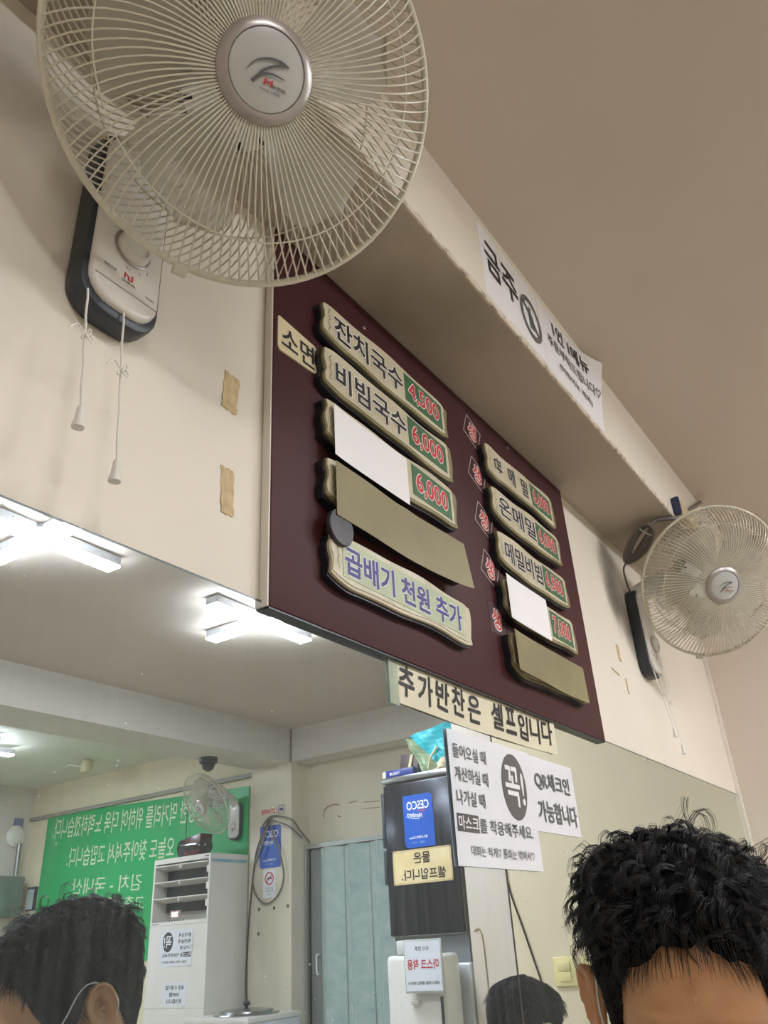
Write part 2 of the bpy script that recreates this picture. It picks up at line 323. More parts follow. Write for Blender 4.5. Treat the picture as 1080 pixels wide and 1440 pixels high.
# ------------------------------------------------------------------ wall fans
m_blade = mat('smoky translucent blade', (196, 190, 174), .3, var=.02, alpha=.42)
m_bladeedge = mat('blade edge', (60, 62, 62), .4)
def dirv(az, el): return Vector((math.cos(el) * math.cos(az), math.cos(el) * math.sin(az), math.sin(el)))
def wall_fan(MB, bx, C, az, el, Rr, label, spin=0, nw=112, cords=True, wr=.0012):
    """MB: frame on the wall at the box's lower centre (x right, y up, z out); C: centre of the grille rim in the world"""
    root = tag(empty('wall_fan', MB), label, 'fan', 'wall fans with round wire grilles')
    bw, bh, bd = bx
    def rr(wd, h, r, n=5):
        pts = []
        for cx, cy, a0 in ((wd / 2 - r, r, -PI / 2), (wd / 2 - r, h - r, 0), (-wd / 2 + r, h - r, PI / 2), (-wd / 2 + r, r, PI)):
            pts += [(cx + r * math.cos(a0 + PI / 2 * k / n), cy + r * math.sin(a0 + PI / 2 * k / n)) for k in range(n + 1)]
        return pts
    B().prism(rr(bw + .012, bh, .042), 0, bd * .78).build('back_shell', m_dark, root, bevel=.006, bseg=2)
    fc = B().prism([(x, y + .012) for x, y in rr(bw - .004, bh - .02, .036)], bd * .6, bd).build('front_cover', m_white, root, bevel=.007, bseg=3)
    D = MB @ Matrix.Translation((0, bh * .36, bd))
    dl = B().lathe([(.024, 0), (.0235, .006), (.021, .012), (.017, .0125), (.016, .010), (.003, .010)], 36).build('dial', m_white, root, D, smooth=True)
    B().lathe([(.0275, 0), (.0275, .0022), (.0255, .003), (.0245, .0012)], 36).build('ring', m_silver, dl, D, smooth=True)
    for k, (t, a) in enumerate((('1', 150), ('2', 125), ('3', 100), ('2', -40), ('3', -65), ('정지', -95))):
        text('marking', t, .034 * math.cos(math.radians(a)), bh * .36 + .034 * math.sin(math.radians(a)), None, .004, m_grey_ink, root, MB, c=bd + .0004)
    text('marking', '풍량조절', -.028, .062, None, .0045, m_grey_ink, root, MB, c=bd + .0004)
    text('marking', '타이머', .034, .052, None, .0045, m_grey_ink, root, MB, c=bd + .0004)
    v, f = ribbon([(-.006, .06), (-.006, .068), (0, .064), (0, .06), (.005, .06), (.005, .069)], [.003] * 6, bd + .0005)
    B().add(v, f).build('emblem', m_red, root, MB)
    text('marking', 'SHINIL', .001, .055, .022, .004, m_grey_ink, root, MB, c=bd + .0004, bold=.02)
    B().box(-bw / 2 + .006, bw / 2 - .006, .040, .0415, bd - .0006, bd + .0004).build('groove', m_silver, root, MB)
    # pull cords
    if cords:
        for s, ln in ((-1, .180), (1, .222)):
            x0 = -.023 + s * .026; sway = .0
            pth = [(x0 + .0006 * math.sin(k * 1.7), .012 - ln * k / 12, bd * .88 + .022 * k / 12) for k in range(13)]
            cd = B().tube(pth, .0014, 6).build('pull_cord', m_white, root, MB, smooth=True)
            kn = [(x0 + .003 * math.cos(t * 1.9) * (1 + t * .16), .012 - ln * .42 + .005 * math.sin(t * 2.4) - t * .001, bd * .9 + .014 + .004 * math.sin(t)) for t in np.linspace(0, 9, 40)]
            kn += [(x0 - .010 - .004 * k, .012 - ln * .42 - .006 + .006 * math.sin(k), bd * .9 + .018) for k in np.linspace(0, 4, 8)]
            B().tube(kn, .0009, 5).build('cord_knot', m_white, cd, MB, smooth=True)
            y0 = .012 - ln
            prof = [(.0014, 0), (.0035, -.001), (.0042, -.004), (.005, -.016), (.0068, -.024), (.0068, -.027), (.005, -.0275)]
            q = B(); q.lathe([(r_, -h_) for r_, h_ in prof], 20); q.xf(Matrix.Translation((pth[-1][0], y0, pth[-1][2])) @ Matrix.Rotation(PI / 2, 4, 'X'))
            q.build('pull_knob', m_white, cd, MB, smooth=True)
    # fan head
    n = dirv(az, el); X = Vector((0, 0, 1)).cross(n).normalized(); Y = n.cross(X)
    H = frame(C, X, Y, n)
    cage_f = [(.052, .050), (.085, .056), (.125, .056), (.165, .048), (.198, .034), (.222, .016), (.2335, .003)]
    cage_r = [(.2335, -.003), (.228, -.022), (.208, -.046), (.17, -.064), (.12, -.074), (.07, -.078)]
    k_ = Rr / .2335
    def wires(prof, twist, nm, ph=0):
        q = B(); r0 = prof[0][0]; r1 = prof[-1][0]
        P = curve_pts([(a, h, 0) for a, h in prof], 11)
        for i in range(nw):
            a0 = 2 * PI * (i + ph) / nw
            path = []
            for p in P:
                t = (p[0] - .05) / .185; a = a0 + twist * t * t
                path.append((p[0] * k_ * math.cos(a), p[0] * k_ * math.sin(a), p[1]))
            q.tube(path, wr, 4, cap=False)
        return q
    o = wires(cage_f, .16, 'f').build('front_grille', m_cream, root, H, smooth=True); o['kind'] = 'stuff'
    o = wires(cage_r, -.55, 'r', .5).build('rear_grille', m_cream, root, H, smooth=True); o['kind'] = 'stuff'
    circ = lambda r, h, nn=72: [(r * math.cos(2 * PI * i / nn), r * math.sin(2 * PI * i / nn), h) for i in range(nn)]
    B().tube(circ(Rr, 0), .0046, 10, closed=True).build('rim', m_cream, root, H, smooth=True)
    B().tube(circ(.185 * k_, .0405), .0011, 5, closed=True).build('grille_ring', m_cream, root, H, smooth=True)
    B().tube(circ(.176 * k_, -.0605), .0013, 5, closed=True).build('grille_ring', m_cream, root, H, smooth=True)
    # clip at the lower rim
    B().box(-.009, .009, -Rr - .013, -Rr + .002, -.006, .006).build('rim_clip', m_cream, root, H @ Matrix.Rotation(-.10, 4, 'Z'), bevel=.002)
    hub = B().lathe([(.030, .034), (.057, .036), (.0585, .046), (.057, .054), (.050, .060), (.0455, .0608), (.0445, .0585)], 64).build('hub_cap', m_silver, root, H, smooth=True)
    B().lathe([(.0445, .0575), (.0440, .0600), (.036, .0625), (.018, .0640), (.004, .0643)], 64).build('badge', m_hub, hub, H, smooth=True)
    for pts, ws in (([(-.024, -.010), (-.016, .003), (-.002, .011), (.012, .013), (.022, .011)], [.0005, .0018, .0028, .0034, .0026]),
                    ([(.020, .012), (.006, .006), (-.006, -.004), (-.015, -.019)], [.0026, .003, .0026, .001]),
                    ([(-.015, -.019), (-.006, -.008), (.006, -.003), (.021, -.003)], [.0034, .0034, .0026, .001])):
        v, f = ribbon(curve_pts([p for p in pts], 16), np.interp(np.linspace(0, 1, 17), np.linspace(0, 1, len(ws)), ws), .0662)
        B().add([(p[0], p[1], .0662 - 1.5 * (p[0] ** 2 + p[1] ** 2)) for p in v], f).build('emblem_stroke', m_grey_ink, hub, H)
    v, f = ribbon([(.000, -.016), (.000, -.010), (.004, -.0135), (.008, -.010), (.008, -.016)], [.0028] * 5, .0652)
    B().add(v, f).build('emblem_mark', m_red, hub, H)
    text('lettering', 'SHINIL', .018, -.0145, .018, .0036, m_grey_ink, hub, H, c=.0650, bold=.02)
    text('lettering', 'since 1959', .008, -.021, .024, .0024, m_grey_ink, hub, H, c=.0648)
    # blades
    for i in range(5):
        a0 = spin + 2 * PI * i / 5
        def fn(u, v):
            r = .028 + (.190 - .028) * v
            wd = math.radians(27) * (1 - .12 * v) * (math.sqrt(max(0, 1 - max(0, (v - .72) / .28) ** 2.6)) if v > .72 else 1) * (.62 + .38 * min(1, v / .35)) + .01
            a = a0 + (u * 2 - 1) * wd + .12 * v
            return (r * math.cos(a), r * math.sin(a), -.012 - (u - .5) * .040 * (1 - .35 * v))
        sheet(14, 14, fn, .0015).build('blade', m_blade, root, H, smooth=True)
    B().lathe([(.010, .012), (.028, .008), (.032, -.002), (.032, -.036)], 32).build('blade_hub', m_blade, root, H, smooth=True)
    # motor housing behind the rear grille, with dark vents
    B().lathe([(.07, -.076), (.066, -.082), (.064, -.12), (.060, -.150), (.048, -.172), (.026, -.182)], 40).build('motor_housing', m_white, root, H, smooth=True)
    q = B()
    for i in range(26):
        a = 2 * PI * i / 26
        q.add(*(lambda g: (g.v, g.f))(B().box(.0635, .0668, -.0022, .0022, -.118, -.092).xf(Matrix.Rotation(a, 4, 'Z'))))
        if i % 2: q.add(*(lambda g: (g.v, g.f))(B().box(.058, .0685, -.0028, .0028, -.0765, -.0745).xf(Matrix.Rotation(a, 4, 'Z'))))
    q.build('vent_slot', m_black, root, H)['kind'] = 'stuff'
    # swivel arm from the top of the box to the housing
    top = MB @ Vector((0, bh - .015, bd * .55)); mot = Vector(C) - n * .13
    mid = (top + mot) / 2 + Vector((0, 0, .022))
    pts = curve_pts([top - Vector((0, 0, .03)), top, mid, mot - (mot - mid) * .15], 14)
    B().tube(pts, list(np.interp(np.linspace(0, 1, 15), [0, .3, .7, 1], [.036, .034, .026, .03])), 18).build('swivel_arm', m_white, root, Matrix.Identity(4), smooth=True)
    return root
ext_fan = []
f1 = wall_fan(FW(.447, YW, .684), (.105, .31, .045), (.430, .435, .920), -1.988, -.727, .235,
              'large wall fan nearest the camera, top left, its cords hanging over the wall', spin=math.radians(178), wr=.00125)
f2 = wall_fan(FW(2.492, YW, .676), (.105, .285, .045), (2.48, .43, .925), -2.383, -.628, .235,
              'wall fan right of the menu board, coiled cable above its box', spin=math.radians(188), wr=.00125)
f3 = wall_fan(FE(4.5, 1.4 - 4.415, .70), (.105, .26, .05), (4.18, 1.4 - 4.42, .925), -2.95, -.58, .225,
              'wall fan in the mirror, above the floor standing cooler beside the pillar', spin=.4, nw=64, cords=False, wr=.0012)
# ------------------------------------------------------------------ menu board
BX0, BX1, BZ0, BZ1 = .744, 1.962, .404, 1.116
board = tag(empty('menu_board', FW(0, YW, 0)), 'large burgundy menu board with plank shaped price plaques', 'menu board')
B().box(BX0, BX1, BZ0, BZ1, .003, .018).build('panel', m_burg, board, bevel=.0012)
B().box(BX0 - .003, BX0, BZ0, BZ1, .0015, .016).build('side_edge', m_trim, board)
B().box(BX0, BX1, BZ0 - .003, BZ0, .001, .016).build('bottom_edge', m_charcoal, board)
FB = lambda x, z: FW(x, YW - .018, z)
def plank(w_, h_, seed, inset=0):
    """wavy sawn-plank outline centred on the origin"""
    r_ = random.Random(seed); n = 34; pts = []
    ph = [r_.random() * 6 for _ in range(6)]
    wob = lambda t, k: .0028 * math.sin(6.3 * t + ph[k]) + .0016 * math.sin(14 * t + ph[k + 1])
    L_, R_, H_ = -w_ / 2 + inset, w_ / 2 - inset, h_ / 2 - inset
    for i in range(n + 1):
        t = i / n; x = L_ + (R_ - L_) * t; e = min(1, (t) / .09, 1); e2 = min(1, (1 - t) / .05)
        pts.append((x, -H_ * (1 - .34 * (1 - min(1, t / .14)) ** 1.6) * (1 - .12 * (1 - e2)) + wob(t, 0)))
    for i in range(1, 6):
        t = i / 6; pts.append((R_ + .004 * math.sin(5 * t + ph[4]) , -H_ + 2 * H_ * t))
    for i in range(n + 1):
        t = 1 - i / n; x = L_ + (R_ - L_) * t
        pts.append((x, H_ * (1 - .10 * (1 - min(1, t / .05)) - .12 * max(0, (t - .93) / .07)) + wob(t, 2)))
    for i in range(1, 6):
        t = 1 - i / 6; pts.append((L_ + .0035 * math.sin(9 * t + ph[5]), -H_ * .66 + (H_ * 1.6) * t))
    return pts
def plaque(cx, cz, w_, h_, seed, label, name=None, nx=None, price=None, navy=None, group='plank shaped price plaques on the menu board', sep=.0, nsp=1):
    root = tag(empty('menu_plaque', FB(cx, cz)), label, 'plaque', group)
    P = plank(w_, h_, seed)
    B().prism([(x * 1.0 - .002, y * 1.02 - .005) for x, y in P], 0, .0135).build('back_board', m_charcoal, root)
    B().prism([(x + .001, y - .0012) for x, y in P], .0134, .0195).build('plank_body', m_olive if not navy else m_face, root, bevel=.0008, bseg=1)
    F = plank(w_, h_, seed, .0032)
    F = [(min(x, w_ / 2 - .014 - .002 * math.sin(y * 200)), y + .0015) for x, y in F]
    B().prism(F, .0195, .0208).build('face', m_face if not navy else mat('worn plank face', (206, 200, 176), .5, rgb2=(176, 168, 136), scale=22, hi=.6), root)
    v, f = ribbon([(-w_ / 2 + .017 + .003 * math.sin(k * 1.9 + seed), h_ * .36 - h_ * .62 * k / 9) for k in range(10)], [.0022] * 10, .0212)
    B().add(v, f).build('grain_line', m_olive, root)
    c = .0214
    if price:
        px0, px1 = nx + .006, w_ / 2 - .024
        q = [(px0, -h_ * .36), (px1, -h_ * .36), (px1, h_ * .36), (px0, h_ * .40)]
        B().prism(q, .0205, .0213).build('price_panel', m_green, root)
        text('price_outline', price, (px0 + px1) / 2, 0, (px1 - px0) * .80, h_ * .52, m_outline, root, bold=.055, c=c + .0001)
        text('price', price, (px0 + px1) / 2, 0, (px1 - px0) * .80, h_ * .52, m_red, root, bold=.020, c=c + .0005)
    if name:
        x0, x1 = -w_ / 2 + .028, nx
        text('name_outline', name, (x0 + x1) / 2, .001, (x1 - x0) * .97, h_ * .60, m_outline, root, bold=.058, c=c)
        text('name', name, (x0 + x1) / 2, .001, (x1 - x0) * .97, h_ * .60, m_black, root, bold=.024, c=c + .0004)
    if navy:
        B().box(-w_ / 2 + .028, w_ / 2 - .03, -h_ * .36, h_ * .38, .0205, .0216).build('lettering_panel', m_sage, root)
        text('lettering_outline', navy, -.002, 0, w_ - .072, h_ * .56, m_outline, root, bold=.055, c=.0218)
        text('lettering', navy, -.002, 0, w_ - .072, h_ * .56, m_navy, root, bold=.030, c=.0221)
    return root
LX, LW_ = 1.060, .424
plaque(LX, .972, LW_, .086, 1, 'plank plaque reading 4,500 at the top of the left column', '잔치국수', .04, '4,500')
plaque(LX, .866, LW_, .088, 2, 'plank plaque reading 6,000 with its dish name, second of the left column', '비빔국수', .04, '6,000')
plaque(LX, .757, LW_, .088, 3, 'plank plaque reading 6,000 behind the larger white paper', None, .04, '6,000')
p4 = plaque(LX, .640, LW_, .086, 4, 'plank plaque hidden under the long olive paper, left column', None, .04)
plaque(LX + .006, .516, .424, .082, 5, 'worn plank plaque with blue lettering, bottom of the left column', navy='곱배기 천원 추가')
RX, RW_ = 1.636, .376
plaque(RX, .974, RW_, .084, 6, 'plank plaque at the top of the right column, first glyph turned sideways', None, .04, '6,000')
pr = bpy.data.objects[[o.name for o in bpy.data.objects if o.name.startswith('menu_plaque')][-1]]
for s, x, rd in (('판', -.132, -90), ('메', -.062, 0), ('밀', .008, 0)):
    text('name_outline', s, x, .001, .034 if rd == 0 else .036, .046 if rd == 0 else .036, m_outline, pr, bold=.05, c=.0214, rotd=rd)
    text('name', s, x, .001, .034 if rd == 0 else .036, .046 if rd == 0 else .036, m_black, pr, bold=.022, c=.022, rotd=rd)
plaque(RX, .860, RW_, .084, 7, 'plank plaque reading 6,000, second of the right column', '온메밀', .036, '6,000')
plaque(RX, .744, RW_, .084, 8, 'plank plaque reading 6,500 in the right column', '메밀비빔', .036, '6,500')
plaque(RX, .628, RW_, .086, 9, 'plank plaque reading 7,000 behind the smaller white paper', None, .036, '7,000')
plaque(RX, .508, RW_, .086, 10, 'plank plaque hidden under the shorter olive paper, right column', None, .036)
# papers that cover plaques
def cover(cx, cz, w_, h_, m, label, name, curl=.0, lift=.026, group=None, fn=None):
    root = FB(cx, cz)
    def g(u, v):
        x = (u - .5) * w_; y = (v - .5) * h_
        return (x, y, lift + curl * (abs(u - .5) * 2) ** 3 + (fn(u, v) if fn else 0))
    o = sheet(16, 6, g, .0006).build(name, m, None, root, smooth=True)
    return tag(o, label, 'paper', group)
cover(.972, .739, .222, .098, m_paper, 'blank white paper over the third plaque of the left column', 'cover_paper', .0, fn=lambda u, v: .003 * (1 - u) ** 6)
cover(1.552, .628, .206, .100, m_paper, 'blank white paper over the fourth plaque of the right column', 'cover_paper', .0, fn=lambda u, v: .003 * (1 - u) ** 6)
cover(1.062, .628, .404, .098, m_olpaper, 'long olive paper covering the fourth plaque of the left column', 'cover_paper', .0, fn=lambda u, v: .012 * u ** 9 * (1.4 - v) + .0022 * math.sin(u * 9) + .004 * (1 - u) ** 8)
cover(1.634, .509, .374, .086, m_olpaper, 'shorter olive paper covering the last plaque of the right column', 'cover_paper', .0, fn=lambda u, v: .003 * math.sin(u * 7) * (1 - v) + .006 * (1 - u) ** 8)
# round dark disc stuck above the blue lettered plaque
o = B().lathe([(.008, 0), (.008, .018), (.030, .020), (.0305, .026), (.029, .028), (.004, .0285)], 40).build('suction_disc', mat('worn black rubber', (66, 62, 62), .45, rgb2=(44, 42, 44), scale=60), None, FB(.874, .563), smooth=True)
tag(o, 'round dark rubber disc above the blue lettered plaque', 'disc')
# small ivory plate
root = tag(empty('name_plate', FB(.801, .878)), 'small ivory plate with two glyphs at the board left edge', 'plate')
q = []
for cx, cy, a0, rd in ((.050, -.026, -PI / 2, .012), (.050, .034, 0, .010), (-.050, .040, PI / 2, .004), (-.050, -.030, PI, .008)):
    q += [(cx - (rd if cx > 0 else -rd) + rd * math.cos(a0 + PI / 8 * k), cy + (rd if cy < 0 else -rd) + rd * math.sin(a0 + PI / 8 * k)) for k in range(5)]
B().prism(q, 0, .003).build('plate', mat('ivory plate', (222, 208, 170), .4, var=.02), root)
text('lettering', '소면', 0, .003, .082, .046, m_black, root, bold=.012, c=.0036)
# red glyph stickers inside thin square outlines
for i, (x, z, rd) in enumerate(((1.430, 1.040, -24), (1.429, .924, -24), (1.434, .808, -24), (1.434, .690, -24), (1.436, .576, 0))):
    wh = ['topmost', 'second from the top', 'middle', 'fourth from the top', 'lowest'][i]
    root = tag(empty('glyph_sticker', rot(FB(x, z), rd)), f'red glyph sticker between the plaque columns, {wh} of five', 'sticker', 'red glyph stickers between the plaque columns')
    if i < 4:
        s_ = .034
        b = B()
        for (a0, a1, b0, b1) in ((-s_, s_, -s_ * .9, -s_ * .9 + .0009), (-s_, s_, s_ * .9 - .0009, s_ * .9), (-s_, -s_ + .0009, -s_ * .9, s_ * .9), (s_ - .0009, s_, -s_ * .9, s_ * .9)): b.box(a0, a1, b0, b1, 0, .0006)
        b.build('outline_square', m_outline, root)
    else:
        B().box(-.034, .034, -.033, .033, 0, .0006).build('backing_square', mat('dark maroon film', (66, 30, 32), .4), root)
    rr_ = -rd - 12
    text('glyph_outline', '생', -.002, 0, .034, .044, m_outline, root, bold=.075, c=.0010, rotd=rr_ + 6)
    text('glyph', '생', -.002, 0, .034, .044, m_red, root, bold=.022, c=.0014, rotd=rr_ + 6)
# small hooks on the board top
for x in (1.0, 1.62):
    tag(B().lathe([(.003, 0), (.0035, .004), (.001, .005)], 12).build('board_screw', m_silver, None, FB(x, 1.06 + (.03 if x > 1.5 else 0)), smooth=True),
        'small screw in the board near its top edge, ' + ('right one' if x > 1.5 else 'left one'), 'screw')
# ------------------------------------------------------------------ notices
def notice(name, M, w_, h_, m, label, cat='notice', warp=None, nx=12, ny=8, th=.0007, group=None):
    root = tag(empty(name, M), label, cat, group)
    wf = warp or (lambda x, y, z: (x, y, z))
    sheet(nx, ny, lambda u, v: wf((u - .5) * w_, (v - .5) * h_, .0), th).build('sheet', m, root, smooth=True)
    return root, wf
# long hand lettered strip across the mirror top
FS = FW(1.358, YW - .0075, .3715)
wp = lambda x, y, z: (x, y - .010 * (1 - ((x) / .31) ** 2) * .5, z + .0012 * math.sin(x * 22) + .004 * max(0, (x - .25) / .06) ** 2)
r, wf = notice('lettered_strip', FS, .618, .074, mat('ivory strip paper', (222, 214, 186), .35, var=.03, scale=6, coat=.25), 'long ivory strip of brush lettering taped under the menu board', warp=wp, nx=30)
for i, s in enumerate('추가반찬은 셀프입니다'):
    if s == ' ': continue
    x = -.272 + (i - (.45 if i > 5 else 0)) * .0570
    text('glyph', s, x, .003 - .002 * math.sin(i * 1.7), .044, .050, m_black, r, bold=.022, c=.0010, warp=wf, shear=.08, rotd=-2 + 3 * math.sin(i * 2.1))
o = B().box(-.322, -.296, -.042, .042, -.0002, .0012).build('clear_tape', mat('clear tape', (214, 226, 206), .12, alpha=.45, coat=1), r)
# mask notice
m_oval = mat('charcoal oval', (74, 74, 76), .3, coat=.4)
def mask_notice(M, k, label, group=None, mm=m_lam):
    r, wf = notice('mask_notice', M @ Matrix.Scale(k, 4), .316, .217, mm, label, group=group)
    for s, y in (('들어오실 때', .074), ('계산하실 때', .036), ('나가실 때', -.002)):
        text('lettering', s, -.145, y, .118 if len(s) > 5 else .098, .024, m_grey_ink, r, bold=.012, align='l')
    B().prism([(.078 + .050 * math.cos(t), .036 + .060 * math.sin(t)) for t in np.linspace(0, 2 * PI, 49)[:-1]], .0002, .0010).build('oval', m_oval, r)
    text('glyph', '꼭!', .078, .036, .074, .070, m_paper, r, bold=.018, c=.0014)
    B().box(-.150, -.078, -.056, -.028, .0002, .0010).build('black_box', m_oval, r)
    text('glyph', '마스크', -.114, -.042, .066, .021, m_paper, r, bold=.015, c=.0016)
    text('lettering', '를 착용해주세요.', -.074, -.043, .206, .023, m_grey_ink, r, bold=.010, align='l')
    text('lettering', '대화는 적게♡ 통화는 밖에서♡', .006, -.084, .238, .016, m_grey_ink, r, bold=.006)
    return r
mask_notice(FW(1.360, YW - .009, .208), 1, 'laminated white notice with a dark oval, on the mirror left of the smaller notice')
r, wf = notice('check_in_notice', FW(1.629, YW - .007, .243), .216, .143, m_lam, 'laminated white two line notice on the mirror, right of the oval notice')
text('lettering', 'QR체크인', -.006, .026, .170, .036, m_grey_ink, r, bold=.025)
text('lettering', '가능합니다', .002, -.032, .188, .040, m_grey_ink, r, bold=.025)
# papers on the beam
FBm = lambda x, z: FW(x, .4785, z)
r, wf = notice('beam_notice', FBm(1.303, 1.256), .296, .212, m_paper, 'white paper on the beam with two brush glyphs and a prohibition ring')
text('glyph', '금', -.092, .022, .066, .086, m_black, r, bold=.02, shear=-.12, rotd=-6)
text('glyph', '주', -.012, .016, .074, .086, m_black, r, bold=.02, shear=-.12, rotd=-6)
cx, cy = .088, -.010
ring = B(); n = 48
vs = [(cx + rr_ * math.cos(2 * PI * k / n), cy + rr_ * 1.2 * math.sin(2 * PI * k / n), .0012) for rr_ in (.054, .041) for k in range(n)]
ring.add(vs, [(k, (k + 1) % n, n + (k + 1) % n, n + k) for k in range(n)]).build('prohibition_ring', m_grey_ink, r)
v, f = ribbon([(cx - .030, cy + .036), (cx + .030, cy - .036)], [.009] * 2, .0018); B().add(v, f).build('slash', m_grey_ink, r)
B().prism([(cx + x * .001, cy + y * .001) for x, y in ((-12, -32), (12, -32), (12, 8), (5, 18), (5, 34), (-5, 34), (-5, 18), (-12, 8))], .0003, .0010).build('bottle_sign', m_grey_ink, r)
wp2 = lambda x, y, z: (x, y - .006, z + .034 * max(0, (x - .02) / .16) ** 2 * max(0, (y + .12) / .22) ** 1.6)
r, wf = notice('beam_notice', FBm(1.628, 1.258), .350, .216, m_paper, 'white paper on the beam with three printed lines and a curled corner', warp=wp2, nx=20, ny=14)
text('lettering', '1인 1메뉴', .010, .064, .21, .048, m_black, r, bold=.025, warp=wf)
text('lettering', '주문부탁드립니다♡', .012, .004, .31, .034, m_grey_ink, r, bold=.015, warp=wf)
text('lettering', '(어린이는 제외)', .008, -.052, .20, .026, m_grey_ink, r, bold=.02, warp=wf)
# tape stubs and small marks on the wall
for x, z, w_, h_, rd, lb in ((.672, .722, .030, .066, -4, 'upper of two masking tape stubs left of the menu board'), (.674, .556, .024, .072, 3, 'lower of two masking tape stubs left of the menu board'),
                             (2.262, .706, .020, .050, 4, 'masking tape stub on the wall right of the menu board'), (2.20, .636, .060, .006, -8, 'thin strip of old tape beside the menu board right edge'),
                             (2.28, .610, .008, .044, 3, 'narrow tape stub low on the wall right of the menu board')):
    o = sheet(5, 8, lambda u, v: ((u - .5) * w_ + .0012 * math.sin(v * 17), (v - .5) * h_ + .0015 * math.sin(u * 13), .0009 + .0006 * math.sin(u * 9 + v * 7)), .0008).build('tape_stub', m_tape, None, rot(FW(x, YW - .0002, z), rd))
    tag(o, lb, 'tape', 'old tape stubs on the wall')
# coiled cable over the right fan, socket on the beam, cable run
root = tag(empty('fan_cable', FW(2.49, YW, .95)), 'grey fan cable coiled and tied beneath the beam, above the right fan box', 'cable')
W0 = Matrix.Identity(4)
A_ = Vector((2.325, .545, 1.098)); Bq = Vector((2.395, .650, 1.036)); ax_ = (Bq - A_) / 2; cn = (A_ + Bq) / 2
sd = ax_.cross(Vector((2.3, .55, 1.1))).normalized(); dp = ax_.cross(sd).normalized()
b = B()
for k in range(5):
    loop = []
    for t in np.linspace(0, 2 * PI, 34)[:-1]:
        wv = .020 * math.sin(t) * (1 - .35 * math.cos(t)) * (1 + .28 * (k - 2))
        loop.append(cn + ax_ * math.cos(t) * (1 + .03 * k) + sd * (wv + .003 * math.cos(2 * t + k)) + dp * (.006 * (k - 2) + .004 * math.sin(t + k)))
    b.tube(loop, .0040, 7, closed=True)
b.build('cable_coil', m_cable, root, W0, smooth=True)
B().tube([A_ + ax_ * .28 + sd * .026 * math.cos(t) + dp * .017 * math.sin(t) for t in np.linspace(0, 2 * PI, 20)[:-1]], .0022, 6, closed=True).build('tie', mat('pale tie', (190, 186, 172), .5), root, W0, smooth=True)
B().tube(curve_pts([Bq, (2.40, .672, 1.015), (2.425, .68, .985), (2.45, .684, .965), (2.475, .685, .95)], 20), .0034, 7).build('cable_tail', m_cable, root, W0, smooth=True)
B().tube(curve_pts([A_ + ax_ * .1, (2.34, .52, 1.115), (2.375, .468, 1.119), (2.49, .466, 1.182), (2.64, .466, 1.26), (2.85, .468, 1.375)], 24), .0070, 6).build('cable_run', m_cable, root, W0, smooth=True)
root = tag(empty('socket_box', FW(2.462, .479, 1.162)), 'small cream and blue socket box on the beam above the right fan', 'socket')
B().box(-.055, .17, -.018, .040, 0, .024).build('box', mat('aged ivory plastic', (206, 190, 146), .45), root, bevel=.004)
B().box(-.066, -.0555, -.020, .042, 0, .026).build('plug_face', mat('dark blue plastic', (48, 60, 96), .4), root, bevel=.006)
B().prism([(.172, .01), (.172, .038), (.30, .10)], .004, .016).build('lead_cover', m_cable, root)
# ------------------------------------------------------------------ things at the far end, seen in the mirror
XN = 3.353
def FV(x, yv, z): return FE(x, 1.4 - yv, z)          # yv: depth counted on the mirror's far side
# drinking water unit: dark cabinet over a white body
m_dglass = mat('dark steel door', (58, 60, 66), .22, .6, var=.15, scale=2)
m_glight = mat('light grey enamel', (206, 208, 212), .3, var=.03, coat=.3)
U = FV(XN - .004, 2.118, FLOOR)
h0 = -FLOOR
root = tag(empty('water_unit', U), 'tall dark cabinet with a white lower body, topped with a turquoise bag', 'dispenser')
B().box(-.198, .198, 0, h0 - .095, -.5, 0).build('lower_body', m_glight, root, bevel=.012, bseg=3)
B().box(-.19, .19, h0 - .095, h0 + .014, -.48, -.02).build('gap_band', mat('shadow gap grey', (128, 130, 132), .4), root)
B().box(-.190, .196, h0 + .014, h0 + .672, -.5, -.006).build('upper_cabinet', m_metal, root, bevel=.003)
d = B().box(-.186, .194, h0 + .018, h0 + .662, -.006, .010).build('door', m_dglass, root, bevel=.003)
for z0, z1 in ((h0 + .385, h0 + .63), (h0 + .228, h0 + .375)): B().box(.192, .208, z0, z1, -.012, .014).build('hinge', m_dark, d, U, bevel=.002)
B().box(-.204, .198, h0 + .672, h0 + .698, -.5, .016).build('top_frame', m_metal, root, bevel=.003)
